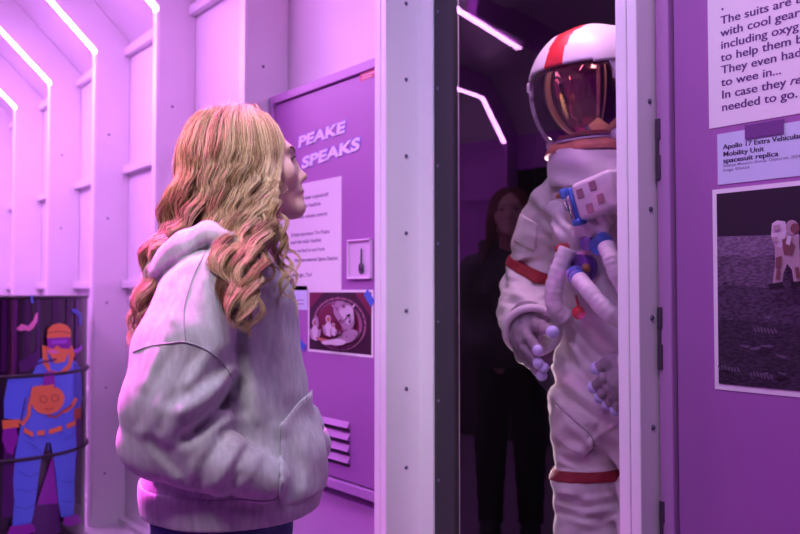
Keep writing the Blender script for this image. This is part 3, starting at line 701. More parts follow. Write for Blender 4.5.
dpoly([(45, 338), (46, 329), (50, 325), (57, 323), (64, 325), (68, 330), (68, 338)], O_); dline([(46, 333), (56, 331), (67, 333)], 1, DP['dorange'])
dpoly([(45, 338), (67, 337), (69, 344), (66, 349), (58, 348), (55, 345), (51, 349), (46, 347)], U_); dpoly([(49, 340), (64, 340), (64, 343), (49, 344)], DP['lens'])
dpoly([(44, 351), (50, 349), (58, 352), (52, 354)], DP['pink']); dline([(28, 367), (40, 362), (54, 359)], 1.8, DP['dpurple'])
for l in ([(24, 440), (34, 446), (42, 455)], [(17, 470), (28, 476), (38, 472)], [(16, 488), (28, 491), (36, 487)], [(60, 440), (68, 436), (73, 430)], [(58, 480), (66, 482), (73, 478)], [(59, 500), (66, 502), (72, 499)], [(30, 385), (28, 400), (23, 410)], [(46, 443), (46, 450)], [(14, 505), (24, 508), (33, 504)]): dline(l, .8, DP['dblue'])
dpoly([(10, 525), (31, 522), (34, 530), (20, 536), (6, 536)], DP['purple']); dpoly([(60, 517), (73, 514), (78, 522), (66, 526), (60, 524)], DP['purple'])
pm.build('printed_diver', pmats, body)
# ------------------------------------------------------------------ the girl
M['skin'] = mat('skin', (.74, .47, .40), .45); M['skin'].node_tree.nodes['Principled BSDF'].inputs['Subsurface Weight'].default_value = .12; M['skin'].node_tree.nodes['Principled BSDF'].inputs['Subsurface Radius'].default_value = (.01, .004, .002)
M['lip'] = mat('lip', (.70, .40, .36), .45)
M['hoodie'] = mat('hoodie_heather', (.53, .53, .57), .9, noise=.20, scale=90, bump=.25, sheen=.25, stretch=(1, 1, .35), spec=.2)
M['rib_knit'] = mat('hoodie_rib', (.51, .51, .55), .9, noise=.2, scale=120, bump=.3, sheen=.2, stretch=(1, 1, .1), spec=.2)
M['seam'] = mat('hoodie_seam', (.33, .32, .37), .9); M['seamlight'] = mat('hoodie_stitch', (.66, .65, .68), .9)
M['jeans'] = mat('jeans_blue', (.055, .07, .24), .8, noise=.35, scale=160, bump=.2)
M['shoe'] = mat('shoe_white', (.7, .68, .7), .6); M['sole'] = mat('shoe_sole', (.8, .8, .8), .6)
M['eyew'] = mat('eye_white', (.8, .78, .78), .2); M['iris'] = mat('eye_iris', (.06, .05, .06), .2); M['brow'] = mat('eyebrow', (.46, .30, .22), .7)
HC = [mat('hair_blond_light', (.90, .70, .43), .32), mat('hair_blond', (.62, .42, .22), .34), mat('hair_dark_blond', (.26, .135, .07), .40), mat('hair_brown_shaded', (.12, .05, .03), .45)]  # blond tones; the darker ones also carry the shade between locks
YAW = math.radians(16)
Fv = RIGHT*math.cos(YAW)+FWD*math.sin(YAW); Rv = RIGHT*math.sin(YAW)-FWD*math.cos(YAW); Uv = np.array([0, 0, 1.0])
FOOT = G(225, 400); FOOT[2] = 0
girl = thing('person', FOOT, 'person in a grey hoodie with long wavy blond hair, seen in profile, hand in pocket', 'person')
HEADC = G(239, 160)
pt_ = math.radians(6); hF = Fv*math.cos(pt_)+Uv*math.sin(pt_); hU = Uv*math.cos(pt_)-Fv*math.sin(pt_)
def H(f, r, u): return HEADC+Fv*f*1.02+Rv*r+Uv*u
def frame(): return [hF, Rv, hU]
FR = frame()
# ---- hoodie shape
hs_ = SDF(); tall = lambda px, py, dy: G(px, py, dy)
E1 = Fv
hs_.u(ecap(G(226, 290, .005), G(226, 400, .01), E1, (.110, .135), (.143, .150)), .02)
hs_.u(ecap(G(228, 400, .01), G(231, 480, .01), E1, (.142, .150), (.166, .168)), .03)
hs_.u(ecap(G(231, 478, .01), G(226, 530, .01), E1, (.166, .168), (.156, .160)), .02)
hs_.u(ell(G(281, 458, .05), (.075, .10, .105), [Fv, Rv, Uv]), .05)         # pocket belly
hs_.u(cap(G(205, 282, -.07), G(212, 262, .06), .075, .07), .05)              # shoulders / upper back
hs_.u(cap(G(270, 300, -.01), G(274, 385, .02), .045, .054), .05)              # chest
# near arm: shoulder, dropped sleeve, elbow, forearm to the pocket
hs_.u(cap(G(205, 290, -.115), G(184, 352, -.155), pr(42, -.12), pr(49, -.15)), .035)
hs_.u(cap(G(184, 350, -.155), G(177, 402, -.165), pr(49, -.15), pr(55, -.15)), .012)
hs_.u(cap(G(177, 402, -.165), G(163, 436, -.165), pr(55, -.15), pr(43, -.16)), .008)
hs_.u(cap(G(166, 440, -.165), G(222, 463, -.175), pr(40, -.16), pr(33, -.17)), .006)
hs_.u(cap(G(222, 463, -.175), G(263, 477, -.145), pr(33, -.17), pr(24, -.14)), .006)
# far arm
hs_.u(cap(G(225, 290, .15), G(240, 400, .20), pr(36), pr(40)), .03); hs_.u(cap(G(240, 405, .20), G(300, 445, .17), pr(38), pr(30)), .03); hs_.u(cap(G(276, 335, .13), G(294, 341, .13), .026, .016), .015); hs_.u(cap(G(308, 415, .12), G(313, 425, .11), .02, .014), .015)
# hood lying on the back, neck edge
hd = [(160, 279, -.02), (172, 262, -.09), (190, 246, -.115), (208, 236, -.12), (232, 243, -.12), (252, 258, -.10), (266, 272, -.05)]
for a, b_, ra, rb in zip(hd[:-1], hd[1:], (.026, .030, .031, .029, .022, .018), (.030, .031, .029, .022, .018, .014)): hs_.u(cap(G(*a), G(*b_), ra, rb), .007)
hs_.u(ell(G(186, 268, 0), (.07, .11, .055), [Fv, Rv, Uv]), .03); hs_.u(cap(G(166, 262, .06), G(230, 240, .11), .03, .024), .02); hs_.u(cap(G(230, 240, .11), G(266, 270, .0), .024, .014), .02)
zc_hem = G(222, 506)[2]
hs_.cut(np.array([0, 0, zc_hem]), (0, 0, -1))
hs_.sub(cap(G(240, 215), G(232, 262), .056, .060), .008)
CREASE = [ ([(150, 288), (164, 272), (184, 258), (207, 247)], .011, 5),
  # picture polyline, depth (+ = furrow, - = ridge) in metres, width in pixels
 ([(238, 384), (226, 404), (206, 424), (186, 436)], .016, 9), ([(234, 372), (206, 398), (180, 412)], -.008, 9), ([(236, 420), (214, 432), (196, 446), (182, 452)], -.006, 8),
 ([(228, 398), (196, 430)], .010, 5), ([(228, 362), (206, 380), (170, 402)], .004, 8), ([(196, 354), (176, 390), (160, 428)], .005, 8), ([(172, 352), (152, 388), (138, 425)], .004, 8), ([(208, 354), (188, 384)], -.005, 8), ([(160, 352), (146, 386)], -.004, 8),
 ([(222, 440), (206, 462), (200, 486)], .006, 7), ([(212, 440), (196, 460), (190, 476)], -.005, 7), ([(246, 450), (236, 470), (232, 492)], .006, 6), ([(238, 446), (224, 470), (216, 490)], -.005, 7), ([(258, 458), (250, 476)], -.005, 6), ([(240, 476), (210, 492)], .004, 6),
 ([(150, 440), (166, 458), (186, 478)], .005, 8), ([(140, 432), (154, 456), (176, 478)], -.004, 8),
 ([(236, 300), (240, 350), (242, 410)], .008, 8), ([(248, 306), (252, 360), (256, 420)], -.005, 9), ([(262, 310), (266, 370), (272, 420)], .004, 8), ([(214, 270), (222, 310), (232, 350)], .006, 9), ([(204, 280), (212, 316), (222, 346)], -.005, 9), ([(278, 300), (284, 350), (288, 396)], -.003, 9),
 ([(170, 290), (158, 320), (150, 342)], .004, 8), ([(184, 286), (172, 318)], -.004, 8), ([(160, 486), (200, 500), (250, 508)], .006, 7), ([(286, 440), (296, 470), (290, 500)], .004, 9), ([(304, 430), (310, 462), (306, 490)], -.004, 9)]
def to_px(X, Y, Z):
    x = X*RIGHT[0]+Y*RIGHT[1]; y = X*FWD[0]+Y*FWD[1]; z = Z-CZ
    yy = y*math.cos(PIT)+z*math.sin(PIT); zz = z*math.cos(PIT)-y*math.sin(PIT)
    return 400+FPX*x/yy, 267-FPX*zz/yy
def crease_field(cr, px, py):
    out = 0
    for pts, amp, wd in cr:
        best = None
        for (x0, y0), (x1, y1) in zip(pts[:-1], pts[1:]):
            dx, dy = x1-x0, y1-y0; t = np.clip(((px-x0)*dx+(py-y0)*dy)/(dx*dx+dy*dy), 0, 1); d = (px-x0-t*dx)**2+(py-y0-t*dy)**2
            best = d if best is None else np.minimum(best, d)
        out = out+amp*np.exp(-best/(wd*wd*.55))
    return out
def hood_folds(X, Y, Z):
    a = X*Fv[0]+Y*Fv[1]; b = X*Rv[0]+Y*Rv[1]; px, py = to_px(X, Y, Z)
    near = 1/(1+np.exp(-((b-FOOT[:2]@Rv[:2])-.03)/.012))
    return near*crease_field(CREASE, px, py)+.0016*np.sin(38*a+22*Z+2.5*np.sin(19*Z+3*b))+.0012*np.sin(55*b-31*Z+2*np.sin(24*a))+.0008*np.sin(70*Z+30*a+2*np.sin(31*b))
hs_.disp = hood_folds
V, F = hs_.mesh(.0055)
hoodie = mk('hoodie', V, F, M['hoodie'], girl, True)
# hem band and pocket follow the same surface a little proud of it
def derived(off, cuts, h=.005, lo=None, hi=None):
    a, b = hs_.bounds(); a = np.maximum(a-.03, lo) if lo is not None else a-.03; b = np.minimum(b+.03, hi) if hi is not None else b+.03
    xs, ys, zs = [np.arange(a[q], b[q]+h, h) for q in range(3)]
    sv = hs_.ops; hs_.ops = [o for o in sv if o[0] != 'i']; Fg = hs_.grid(xs, ys, zs)-off; hs_.ops = sv
    X, Y, Z = xs[:, None, None], ys[None, :, None], zs[None, None, :]
    for pt, n in cuts:
        n = np.asarray(n, float); n = n/np.linalg.norm(n); Fg = np.maximum(Fg, ((X-pt[0])*n[0]+(Y-pt[1])*n[1]+(Z-pt[2])*n[2]).astype(np.float32))
    return nets(Fg.astype(np.float32), xs, ys, zs)
hem = [(np.array([0, 0, zc_hem-.004]), (0, 0, -1)), (np.array([0, 0, zc_hem+.055]), (0, 0, 1)), ]
V, F = derived(.0035, hem, .005, hi=np.array([9, 9, zc_hem+.075])); mk('hem_band', V, F, M['rib_knit'], hoodie, True)
def rayplane(p, q):                      # plane through the camera and two picture points, for cutting patches
    n = np.cross(ray(*p), ray(*q)); return CAMP, n/np.linalg.norm(n)
pA = rayplane((279, 426), (279, 480)); pB = rayplane((280, 425), (307, 395)); pC = rayplane((276, 482), (258, 506))
def side(pl, inside):                    # orient so the picture point 'inside' is kept
    n = pl[1]; s = ray(*inside)@n; return (pl[0], n if s < 0 else -n)
cuts = [side(pA, (300, 450)), side(pB, (300, 450)), (np.array([0, 0, zc_hem+.03]), (0, 0, -1))]
V, F = derived(.007, cuts, .005, lo=np.array([-9, -9, zc_hem])); pocket = mk('pocket', V, F, M['hoodie'], hoodie, True)
def seamtube(pxs, name, mt, r=.0012, sdf=hs_, n=22, out=.0004, parent=hoodie):
    p = seam(sdf, pxs, n, out)
    if len(p) > 3: MB().tube(p, r, 6).build(name, mt, parent, True)
seamtube([(133, 352), (150, 346), (172, 343), (184, 342), (203, 348), (222, 362), (233, 380)], 'sleeve_seam', M['seam'], .0016)
seamtube([(186, 342), (184, 310), (192, 280), (205, 252)], 'shoulder_seam', M['seam'], .0010)
seamtube([(201, 512), (198, 502), (203, 494)], 'side_seam', M['seam'], .0008)
seamtube([(281, 425), (289, 416), (298, 404), (306, 397)], 'pocket_stitch', M['seamlight'], .0016, out=.0075)
seamtube([(280, 426), (280, 450), (279, 478)], 'pocket_stitch', M['seam'], .0010, out=.0075)
seamtube([(285, 424), (285, 450), (284, 478)], 'pocket_stitch', M['seam'], .0008, out=.0075)
# ---- body, one surface: head with face, neck, trunk, arms and hands (in the pocket), legs
bd_ = SDF()
bd_.u(ell(H(.003, 0, .003), (.0965, .074, .091), FR), .01); bd_.u(ell(H(-.028, 0, -.004), (.07, .068, .074), FR), .03)
bd_.u(ell(H(.060, 0, -.040), (.055, .056, .074), FR), .025)
bd_.u(cap(H(.028, .046, -.074), H(.104, .010, -.092), .020, .017), .02); bd_.u(cap(H(.028, -.046, -.074), H(.104, -.010, -.092), .020, .017), .02)
bd_.u(cap(H(.06, 0, -.085), H(.098, 0, -.091), .028, .018), .015); bd_.u(ell(H(.112, 0, -.090), (.0165, .02, .017), FR), .012)
for s in (1, -1):
    bd_.u(ell(H(.074, .042*s, -.030), (.030, .024, .026), FR), .02)
    bd_.u(cap(H(.0965, .010*s, .022), H(.083, .044*s, .020), .0095, .008), .014)
    bd_.sub(ell(H(.1075, .033*s, .001), (.0135, .016, .011), FR), .010)
    bd_.u(ell(H(.0845, .032*s, .0005), (.0135, .0145, .0125), FR), .003)
    bd_.u(ell(H(.113, .0105*s, -.036), (.009, .0065, .0065), FR), .006)
    bd_.u(ell(H(-.002, .076*s, -.014), (.018, .008, .03), FR), .006)
bd_.u(cap(H(.0965, 0, .010), H(.118, 0, -.0265), .0080, .0095), .010); bd_.u(ell(H(.1225, 0, -.0275), (.0105, .0098, .0090), FR), .006)
bd_.u(ell(H(.1085, 0, -.056), (.014, .022, .016), FR), .012)
bd_.u(ell(H(.1165, 0, -.0585), (.0105, .020, .0058), FR), .004); bd_.u(ell(H(.1165, 0, -.0715), (.0115, .018, .0066), FR), .004)
bd_.sub(cap(H(.128, -.016, -.0655), H(.128, .016, -.0655), .0026), .003); bd_.sub(cap(H(.127, 0, -.043), H(.129, 0, -.050), .002), .003)
bd_.u(cap(H(-.018, 0, -.06), G(230, 268), .046, .052), .025)
bd_.u(ecap(G(224, 288), G(226, 400), E1, (.07, .10), (.065, .075)), .04); bd_.u(ecap(G(226, 400), G(222, 510), E1, (.065, .075), (.085, .10)), .04)
for s, dy in ((1, -.1), (-1, .11)):
    ez = .055 if s < 0 else 0
    A = G(212, 284, dy*1.1); Bp = G(176 if s > 0 else 225, 425, dy*1.5); Cp = G(236 if s > 0 else 262, 470 if s > 0 else 458, dy*1.15)
    bd_.u(cap(A, Bp, .040, .025), .03); bd_.u(cap(Bp, Cp, .025, .020), .01)
    d = (Cp-Bp)/np.linalg.norm(Cp-Bp); up = np.array([0, 0, 1.0]); sd = np.cross(d, up); K = Cp+d*.075
    bd_.u(ecap(Cp, K, up, (.026, .016), (.036, .013)), .012)
    for q, (o, L) in enumerate(((.028, .062), (.010, .070), (-.009, .066), (-.027, .052))):
        f0 = K+up*o*.9; f1 = f0+d*L*.55-sd*s*.006; f2 = f1+d*L*.4-sd*s*.016; bd_.u(cap(f0-d*.01, f1, .0085, .008), .003); bd_.u(cap(f1, f2, .008, .0065), .002)
    t0 = Cp+d*.02+up*.024; t1 = t0+d*.034+up*.022; t2 = t1+d*.026+up*.006; bd_.u(cap(t0, t1, .012, .010), .008); bd_.u(cap(t1, t2, .010, .008), .003)
LEGS = []
for s in (1, -1):
    hp = FOOT+Rv*.066*s; hp[2] = .80; kn = FOOT+Rv*.085*s+Fv*.012; kn[2] = .44; an_ = FOOT+Rv*.088*s-Fv*.01; an_[2] = .085
    LEGS.append((hp, kn, an_)); bd_.u(cap(hp, kn, .062, .050), .03); bd_.u(cap(kn, an_, .05, .033), .02); bd_.u(cap(an_-Uv*.04, an_-Uv*.045+Fv*.13, .033, .028), .02)
V, F = bd_.mesh(.0045, fine=(HEADC[2]-.17, .009))
sk = mk('body', V, F, [M['skin'], M['lip']], girl, True)
for p in sk.data.polygons:               # lips
    c = np.array(p.center)+ORG[girl]-HEADC; f, r, u = c@Fv/1.02, c@Rv, c@Uv
    if f > .1135-.25*abs(r) and -.0785 < u < -.0535 and abs(r) < .021 and abs(u+.0655) < .0125*(1-(r/.024)**2)+.001: p.material_index = 1
def onsurf(p):
    for _ in range(120):
        if bd_.pt(p) < .0003: break
        p = p-Fv*.0006
    return p
for s in (1, -1):
    m = MB(); m.sphere(H(.0850, .032*s, -.0005), .0128, 0, 20, 14); c = H(.0850, .032*s, -.0005); 
    m.sphere(c+hF*.0085, .0062, 1, 14, 10, (1, 1, 1)); m.build('eye', [M['eyew'], M['iris']], sk, True)
    m = MB()
    for q in range(16):
        a = q/15; p = onsurf(H(.125, s*(.012+.030*a), .017+.006*math.sin(a*2.6))); m.tube([p, p+Rv*s*.006+Uv*.003-Fv*.001, p+Rv*s*.010+Uv*.002-Fv*.003], [.0007, .0007, .0003], 5)
    m.build('eyebrow', M['brow'], sk, True)
    m = MB()
    for q in range(14):
        a = -1+2*q/13; p = H(.0985-.006*a*a, s*.032+.011*a, .0035-.003*a*a); m.tube([p, p+hF*.005+Uv*.001, p+hF*.008+Uv*.004], [.0006, .0005, .0002], 4)
    m.build('eyelashes', M['iris'], sk, True)
# ---- jeans and shoes
jn = SDF(); jn.u(ecap(G(224, 492, .01), G(222, 530, .01), E1, (.138, .112), (.135, .118)), .02)
for hp, kn, an_ in LEGS: jn.u(cap(hp, kn, .078, .068), .025); jn.u(cap(kn, an_, .072, .055), .02)
jn.cut((0, 0, .07), (0, 0, -1)); jn.disp = lambda X, Y, Z: .002*np.sin(60*Z+30*X+2*np.sin(25*Y))
V, F = jn.mesh(.008); je = mk('jeans', V, F, M['jeans'], girl, True)
for s, (hp, kn, an_) in zip((1, -1), LEGS):
    sh_ = SDF(); a = an_.copy(); a[2] = .05; sh_.u(cap(a-Fv*.03, a+Fv*.06, .043, .04), .02).u(cap(a+Fv*.06-Uv*.005, a+Fv*.125-Uv*.012, .042, .034), .02); sh_.cut((0, 0, .012), (0, 0, -1)).cut((0, 0, .105), (0, 0, 1))
    V, F = sh_.mesh(.006); so = mk('shoe', V, F, M['shoe'], girl, True)
    sl = SDF(); b0 = a.copy(); b0[2] = .02; sl.u(ecap(b0-Fv*.03, b0+Fv*.125, Rv, (.047, .05), (.042, .05)), 0); sl.cut((0, 0, .0015), (0, 0, -1)).cut((0, 0, .020), (0, 0, 1)); V, F = sl.mesh(.006); mk('sole', V, F, M['sole'], so, True)
# ---- hair
M['haircap'] = mat('hair_under', (.46, .28, .14), .5, noise=.55, scale=60, bump=.5, stretch=(1, 1, .25))
cap_ = SDF(); cap_.u(ell(H(-.004, 0, .005), (.1005, .080, .0925), FR), .01).u(ell(H(-.035, 0, -.035), (.072, .076, .085), FR), .03)
cap_.u(cap(H(-.065, 0, -.06), G(186, 236, .0), .05, .045), .03); cap_.u(cap(H(-.035, .056, -.05), G(212, 232, -.09), .028, .024), .03)
cap_.sub(ell(H(.125, 0, -.052), (.088, .14, .118), FR), .01)
V, F = cap_.mesh(.006); hair = mk('hair', V, F, M['haircap'], girl, True)
def rnd(a): return random.uniform(-a, a)
HCEN = H(-.006, 0, .0)
def hp_(psi, el, grow=0.0):                # on the hair shell: psi 0 = face, 90 = towards camera, 180 = back, -90 = far; el = elevation
    a, q = math.radians(psi), math.radians(el); c = math.cos(q)
    return HCEN+Fv*(.1030+grow)*c*math.cos(a)+Rv*(.0865+grow)*c*math.sin(a)+Uv*((.1000+grow)*math.sin(q)+.004)
HV = []; HI = []                           # every hair: points (k,3), radius (k), tone
def lock(P, n, spread, amp, wl, ph, tones, r=.00046, start=.22, pts=58, top=1.0, flat=.6):
    """a lock of n hairs: spread wide at the root, gathered towards the tip, waving together; nearer hairs lighter"""
    C = np.array(crom(P, pts)); T = np.gradient(C, axis=0); T /= np.linalg.norm(T, axis=1)[:, None]+1e-9
    L = np.concatenate([[0], np.cumsum(np.linalg.norm(np.diff(C, axis=0), axis=1))]); t = L/L[-1]
    nrm = C-HCEN; nrm[:, 2] *= .45; nrm /= np.linalg.norm(nrm, axis=1)[:, None]+1e-9
    far = np.clip((t-.35)/.3, 0, 1)[:, None]; nrm = nrm*(1-far)+far*(-FWD*.8+Rv*.2); nrm -= T*np.sum(nrm*T, 1)[:, None]; nrm /= np.linalg.norm(nrm, axis=1)[:, None]+1e-9
    S = np.cross(T, nrm); S /= np.linalg.norm(S, axis=1)[:, None]+1e-9
    ox = rng.normal(0, .5, n); oy = rng.normal(0, .5, n); dph = rng.normal(0, .10, n)+ox*.25; end = 1-rng.random(n)**2*.20; ra = rng.uniform(.85, 1.15, n)
    wd = spread*(top*(1-t)**1.5+.80*np.sin(np.clip(t*1.05, 0, 1)*math.pi)**.8+.20)
    env = np.clip((t-start)/.25, 0, 1); env = env*env*(3-2*env); wv = 2*math.pi*L/wl
    for q in range(n):
        w_ = wv+ph+dph[q]
        A = C+S*(ox[q]*wd+amp*ra[q]*env*np.sin(w_))[:, None]+nrm*(oy[q]*wd*flat+.0012+amp*.75*ra[q]*env*np.cos(w_))[:, None]
        fz = rng.normal(0, 1, 3)*.0014*env[:, None]*np.sin(wv*.63+q)[:, None]; A = A+fz
        keep = t <= end[q]; A = A[keep]; tt = t[keep]/end[q]
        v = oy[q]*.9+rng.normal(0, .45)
        tone = tones[0] if v > .38 else (tones[1] if v > -.22 else tones[2])  # highlight and gap shade put into the tone: outer hairs light, deep dark
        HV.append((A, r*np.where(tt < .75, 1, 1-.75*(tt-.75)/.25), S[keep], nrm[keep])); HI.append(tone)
def root_(a, sgn):
    fr0 = .068-.148*min(1, a*1.02); zt = math.sqrt(max(.05, 1-(fr0/.1030)**2)); return HCEN+Fv*fr0+Rv*(.004*sgn+rnd(.003))+Uv*(.1000*zt+.004)
NT, NS, NU = 22, 15, 16
# smooth top layer: short-waved sheets over the crown that run into the locks
for sgn in (1, -1):
    N_ = NT if sgn > 0 else 14
    for i in range(N_):
        a = (i+.5)/N_; psi = (31+143*a)*sgn
        hd_ = [root_(a, sgn), hp_(psi*.97, 60-14*a, .001), hp_(psi, 32, .0015), hp_(psi, 4, .003), HCEN+(hp_(psi, 0, .007)-HCEN)*np.array([1, 1, 0])-Uv*.040]
        lt_ = (0, 1, 2) if a < .72 else (1, 2, 3); wl = .098+rnd(.012); ph = rnd(3.14)
        if sgn > 0:
            if a < .13:
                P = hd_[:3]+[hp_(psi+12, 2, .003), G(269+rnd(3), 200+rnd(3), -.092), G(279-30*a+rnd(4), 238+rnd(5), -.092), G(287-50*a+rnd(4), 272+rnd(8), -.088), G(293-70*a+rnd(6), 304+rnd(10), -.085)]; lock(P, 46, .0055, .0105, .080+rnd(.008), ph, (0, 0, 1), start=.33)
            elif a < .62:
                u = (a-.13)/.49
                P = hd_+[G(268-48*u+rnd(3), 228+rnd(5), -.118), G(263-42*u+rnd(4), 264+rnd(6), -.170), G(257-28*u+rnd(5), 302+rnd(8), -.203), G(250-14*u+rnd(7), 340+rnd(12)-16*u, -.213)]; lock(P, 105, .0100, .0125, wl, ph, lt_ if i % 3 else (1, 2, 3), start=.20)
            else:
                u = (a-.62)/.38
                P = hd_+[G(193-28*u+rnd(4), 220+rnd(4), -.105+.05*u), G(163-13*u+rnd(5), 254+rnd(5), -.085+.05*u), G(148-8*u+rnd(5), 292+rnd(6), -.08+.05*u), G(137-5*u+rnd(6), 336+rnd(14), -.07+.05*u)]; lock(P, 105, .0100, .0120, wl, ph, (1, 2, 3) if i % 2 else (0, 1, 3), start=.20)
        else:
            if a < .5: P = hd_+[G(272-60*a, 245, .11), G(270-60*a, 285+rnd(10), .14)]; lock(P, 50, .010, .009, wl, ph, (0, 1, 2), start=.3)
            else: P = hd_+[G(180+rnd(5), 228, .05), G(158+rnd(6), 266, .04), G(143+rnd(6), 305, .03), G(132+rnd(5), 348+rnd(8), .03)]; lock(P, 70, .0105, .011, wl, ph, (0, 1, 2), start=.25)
for i in range(NU):                        # locks beneath, darkened to carry the shade in the gaps
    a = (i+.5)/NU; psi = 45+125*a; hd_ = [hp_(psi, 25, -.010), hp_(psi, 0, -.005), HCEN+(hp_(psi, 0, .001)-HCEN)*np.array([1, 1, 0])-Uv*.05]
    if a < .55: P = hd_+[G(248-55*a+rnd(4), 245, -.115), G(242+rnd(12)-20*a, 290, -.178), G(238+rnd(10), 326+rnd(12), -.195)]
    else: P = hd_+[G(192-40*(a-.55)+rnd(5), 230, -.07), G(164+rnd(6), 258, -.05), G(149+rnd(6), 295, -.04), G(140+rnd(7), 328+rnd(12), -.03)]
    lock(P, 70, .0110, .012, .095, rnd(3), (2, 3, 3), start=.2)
for (ends, r0) in (([(278, 226), (284, 256), (294, 282), (301, 310)], .5), ([(274, 232), (286, 262), (286, 292), (299, 318)], 2.), ([(268, 230), (272, 262), (262, 292), (259, 328)], 1.), ([(279, 212), (287, 240), (295, 262), (299, 290)], 2.6), ([(262, 236), (270, 262), (282, 282), (288, 300)], .2)):
    P = [hp_(32, 50, .003), hp_(36, 20, .004), hp_(44, -4, .007), G(274, 198, -.095)]+[G(x, y, -.097) for x, y in ends]; lock(P, 30, .0036, .0105, .074, r0, (0, 1, 1), start=.35)
for q in range(70):                        # flyaways
    psi = random.uniform(40, 178); el_ = random.uniform(-10, 60); pts = np.array(crom([hp_(psi, el_, .001), hp_(psi+rnd(8), el_-22, .010+rnd(.006)), hp_(psi+rnd(12), el_-48, .010+rnd(.010))], 14)); k = len(pts)
    HV.append((pts, np.full(k, .00026), np.tile(RIGHT, (k, 1)), np.tile(FWD, (k, 1)))); HI.append(random.choice((0, 1)))
VV = []; QQ = []; MM = []; off = 0
for (A, R_, S_, N_), tone in zip(HV, HI):
    k = len(A)
    if k < 4: continue
    ring = np.stack([A+R_[:, None]*(S_*math.cos(b)+N_*math.sin(b)) for b in (0, 2.0944, 4.18879)], 1).reshape(-1, 3); VV.append(ring)
    b = off+3*np.arange(k-1)[:, None]; QQ.append(np.concatenate([np.concatenate([b+s, b+(s+1) % 3, b+3+(s+1) % 3, b+3+s], 1) for s in range(3)])); MM.append(np.full(3*(k-1), tone)); off += 3*k
VV = np.concatenate(VV)-ORG[girl]; QQ = np.concatenate(QQ).astype(np.int32); MM = np.concatenate(MM).astype(np.int32)
me = bpy.data.meshes.new('hair_locks'); me.vertices.add(len(VV)); me.vertices.foreach_set('co', VV.astype(np.float32).ravel()); me.loops.add(QQ.size); me.loops.foreach_set('vertex_index', QQ.ravel()); me.polygons.add(len(QQ)); me.polygons.foreach_set('loop_start', np.arange(0, QQ.size, 4, dtype=np.int32)); 
for m_ in HC: me.materials.append(m_)
me.polygons.foreach_set('material_index', MM); me.polygons.foreach_set('use_smooth', np.ones(len(QQ), bool)); me.update(calc_edges=True)
o = bpy.data.objects.new('hair_locks', me); link(o, hair); ORG[o] = ORG[girl]
# ------------------------------------------------------------------ the spacesuit in the alcove
M['suit'] = mat('suit_white_cloth', (.72, .66, .68), .8, noise=.10, scale=18, bump=.15, spec=.25)
M['suit2'] = mat('suit_cloth_trim', (.76, .70, .74), .7, noise=.06, scale=24, bump=.1)
M['redband'] = mat('suit_red_band', (.27, .008, .018), .75, noise=.15, scale=60)
M['helmet'] = mat('helmet_white', (.78, .74, .80), .4); M['helmred'] = mat('helmet_red_stripe', (.62, .012, .018), .45)
M['visor'] = mat('visor_gold', (.33, .17, .08), .05, metal=1.0); M['visrim'] = mat('visor_rim', (.66, .60, .70), .3, metal=.4); M['orange'] = mat('neck_ring_orange', (.80, .30, .14), .5, noise=.3, scale=30)
M['glove'] = mat('glove_mesh', (.30, .24, .29), .6, noise=.25, scale=70, bump=.3); M['tip'] = mat('glove_fingertip', (.52, .52, .82), .55)
M['velcro'] = mat('velcro_mauve', (.42, .22, .28), .95); M['blue'] = mat('connector_blue', (.11, .26, .75), .3, metal=.6); M['chrome'] = mat('connector_silver', (.6, .6, .66), .25, metal=1); M['purpleknob'] = mat('connector_purple', (.14, .05, .36), .3, metal=.5)
M['redknob'] = mat('red_ball', (.66, .012, .02), .3); M['brass'] = mat('strap_brown', (.35, .16, .07), .5); M['boot'] = mat('boot_blue_grey', (.30, .32, .42), .7)
SN = 1.84
SB = at(612, 430, SN); SB[2] = .104
suit = thing('spacesuit', SB, 'white astronaut spacesuit with red-striped helmet standing in the dark alcove', 'spacesuit')
def W(px, py, n): return at(px, py, n)
XW = np.array([1.0, 0, 0])
def pw(px_, n=SN): return px_/330.0
st = SDF()
cx_ = W(613, 300, SN)[0]
def T(dx, z, n=SN): return np.array([cx_+dx, n, z])
zpx = lambda py: W(600, py, SN)[2]
st.u(ecap(T(0, zpx(205)), T(.005, zpx(300)), XW, (.185, .125), (.175, .135)), .03); st.u(ecap(T(.005, zpx(300)), T(.005, zpx(400)), XW, (.175, .135), (.180, .140)), .03)
st.u(cap(T(-.17, zpx(200)), T(.17, zpx(200)), .085, .085), .05)
# right arm (left in the picture)
EL = W(533, 284, 1.85); WR = W(532, 332, 1.68)
st.u(cap(W(562, 205, 1.85), W(546, 232, 1.86), .085, .090), .03); st.u(cap(W(546, 232, 1.86), EL, .090, .090), .02); st.u(cap(EL, W(529, 312, 1.76), .090, .088), .02); st.u(cap(W(529, 312, 1.76), WR, .088, .077), .015)
dC = WR-W(529, 312, 1.76); dC /= np.linalg.norm(dC); CUTR = (WR-dC*.02, WR+dC*.10)
# left arm, forearm across the belly behind the rib
SL = T(.22, zpx(205)); EL2 = T(.34, 1.14, 1.80); WR2 = W(648, 372, 1.66)
st.u(cap(SL, EL2, .088, .09), .03); st.u(cap(EL2, WR2, .088, .072), .02)
LEGMARK = 1
# legs
HZ = zpx(405); KZ = .52
for s, kx, kn_ in ((-1, -.105, 1.82), (1, .115, 1.84)):
    kx = -.058 if s < 0 else .140
    st.u(ecap(T(.100*s+.018, HZ), T(kx, zpx(475), kn_), XW, (.108, .125), (.094, .108)), .03); st.u(ecap(T(kx, zpx(478), kn_), T(kx-.002, .34, kn_+.01), XW, (.104, .118), (.102, .112)), .012); st.u(ecap(T(kx, .34, kn_+.01), T(kx, .20, 1.85), XW, (.105, .112), (.10, .10)), .02)
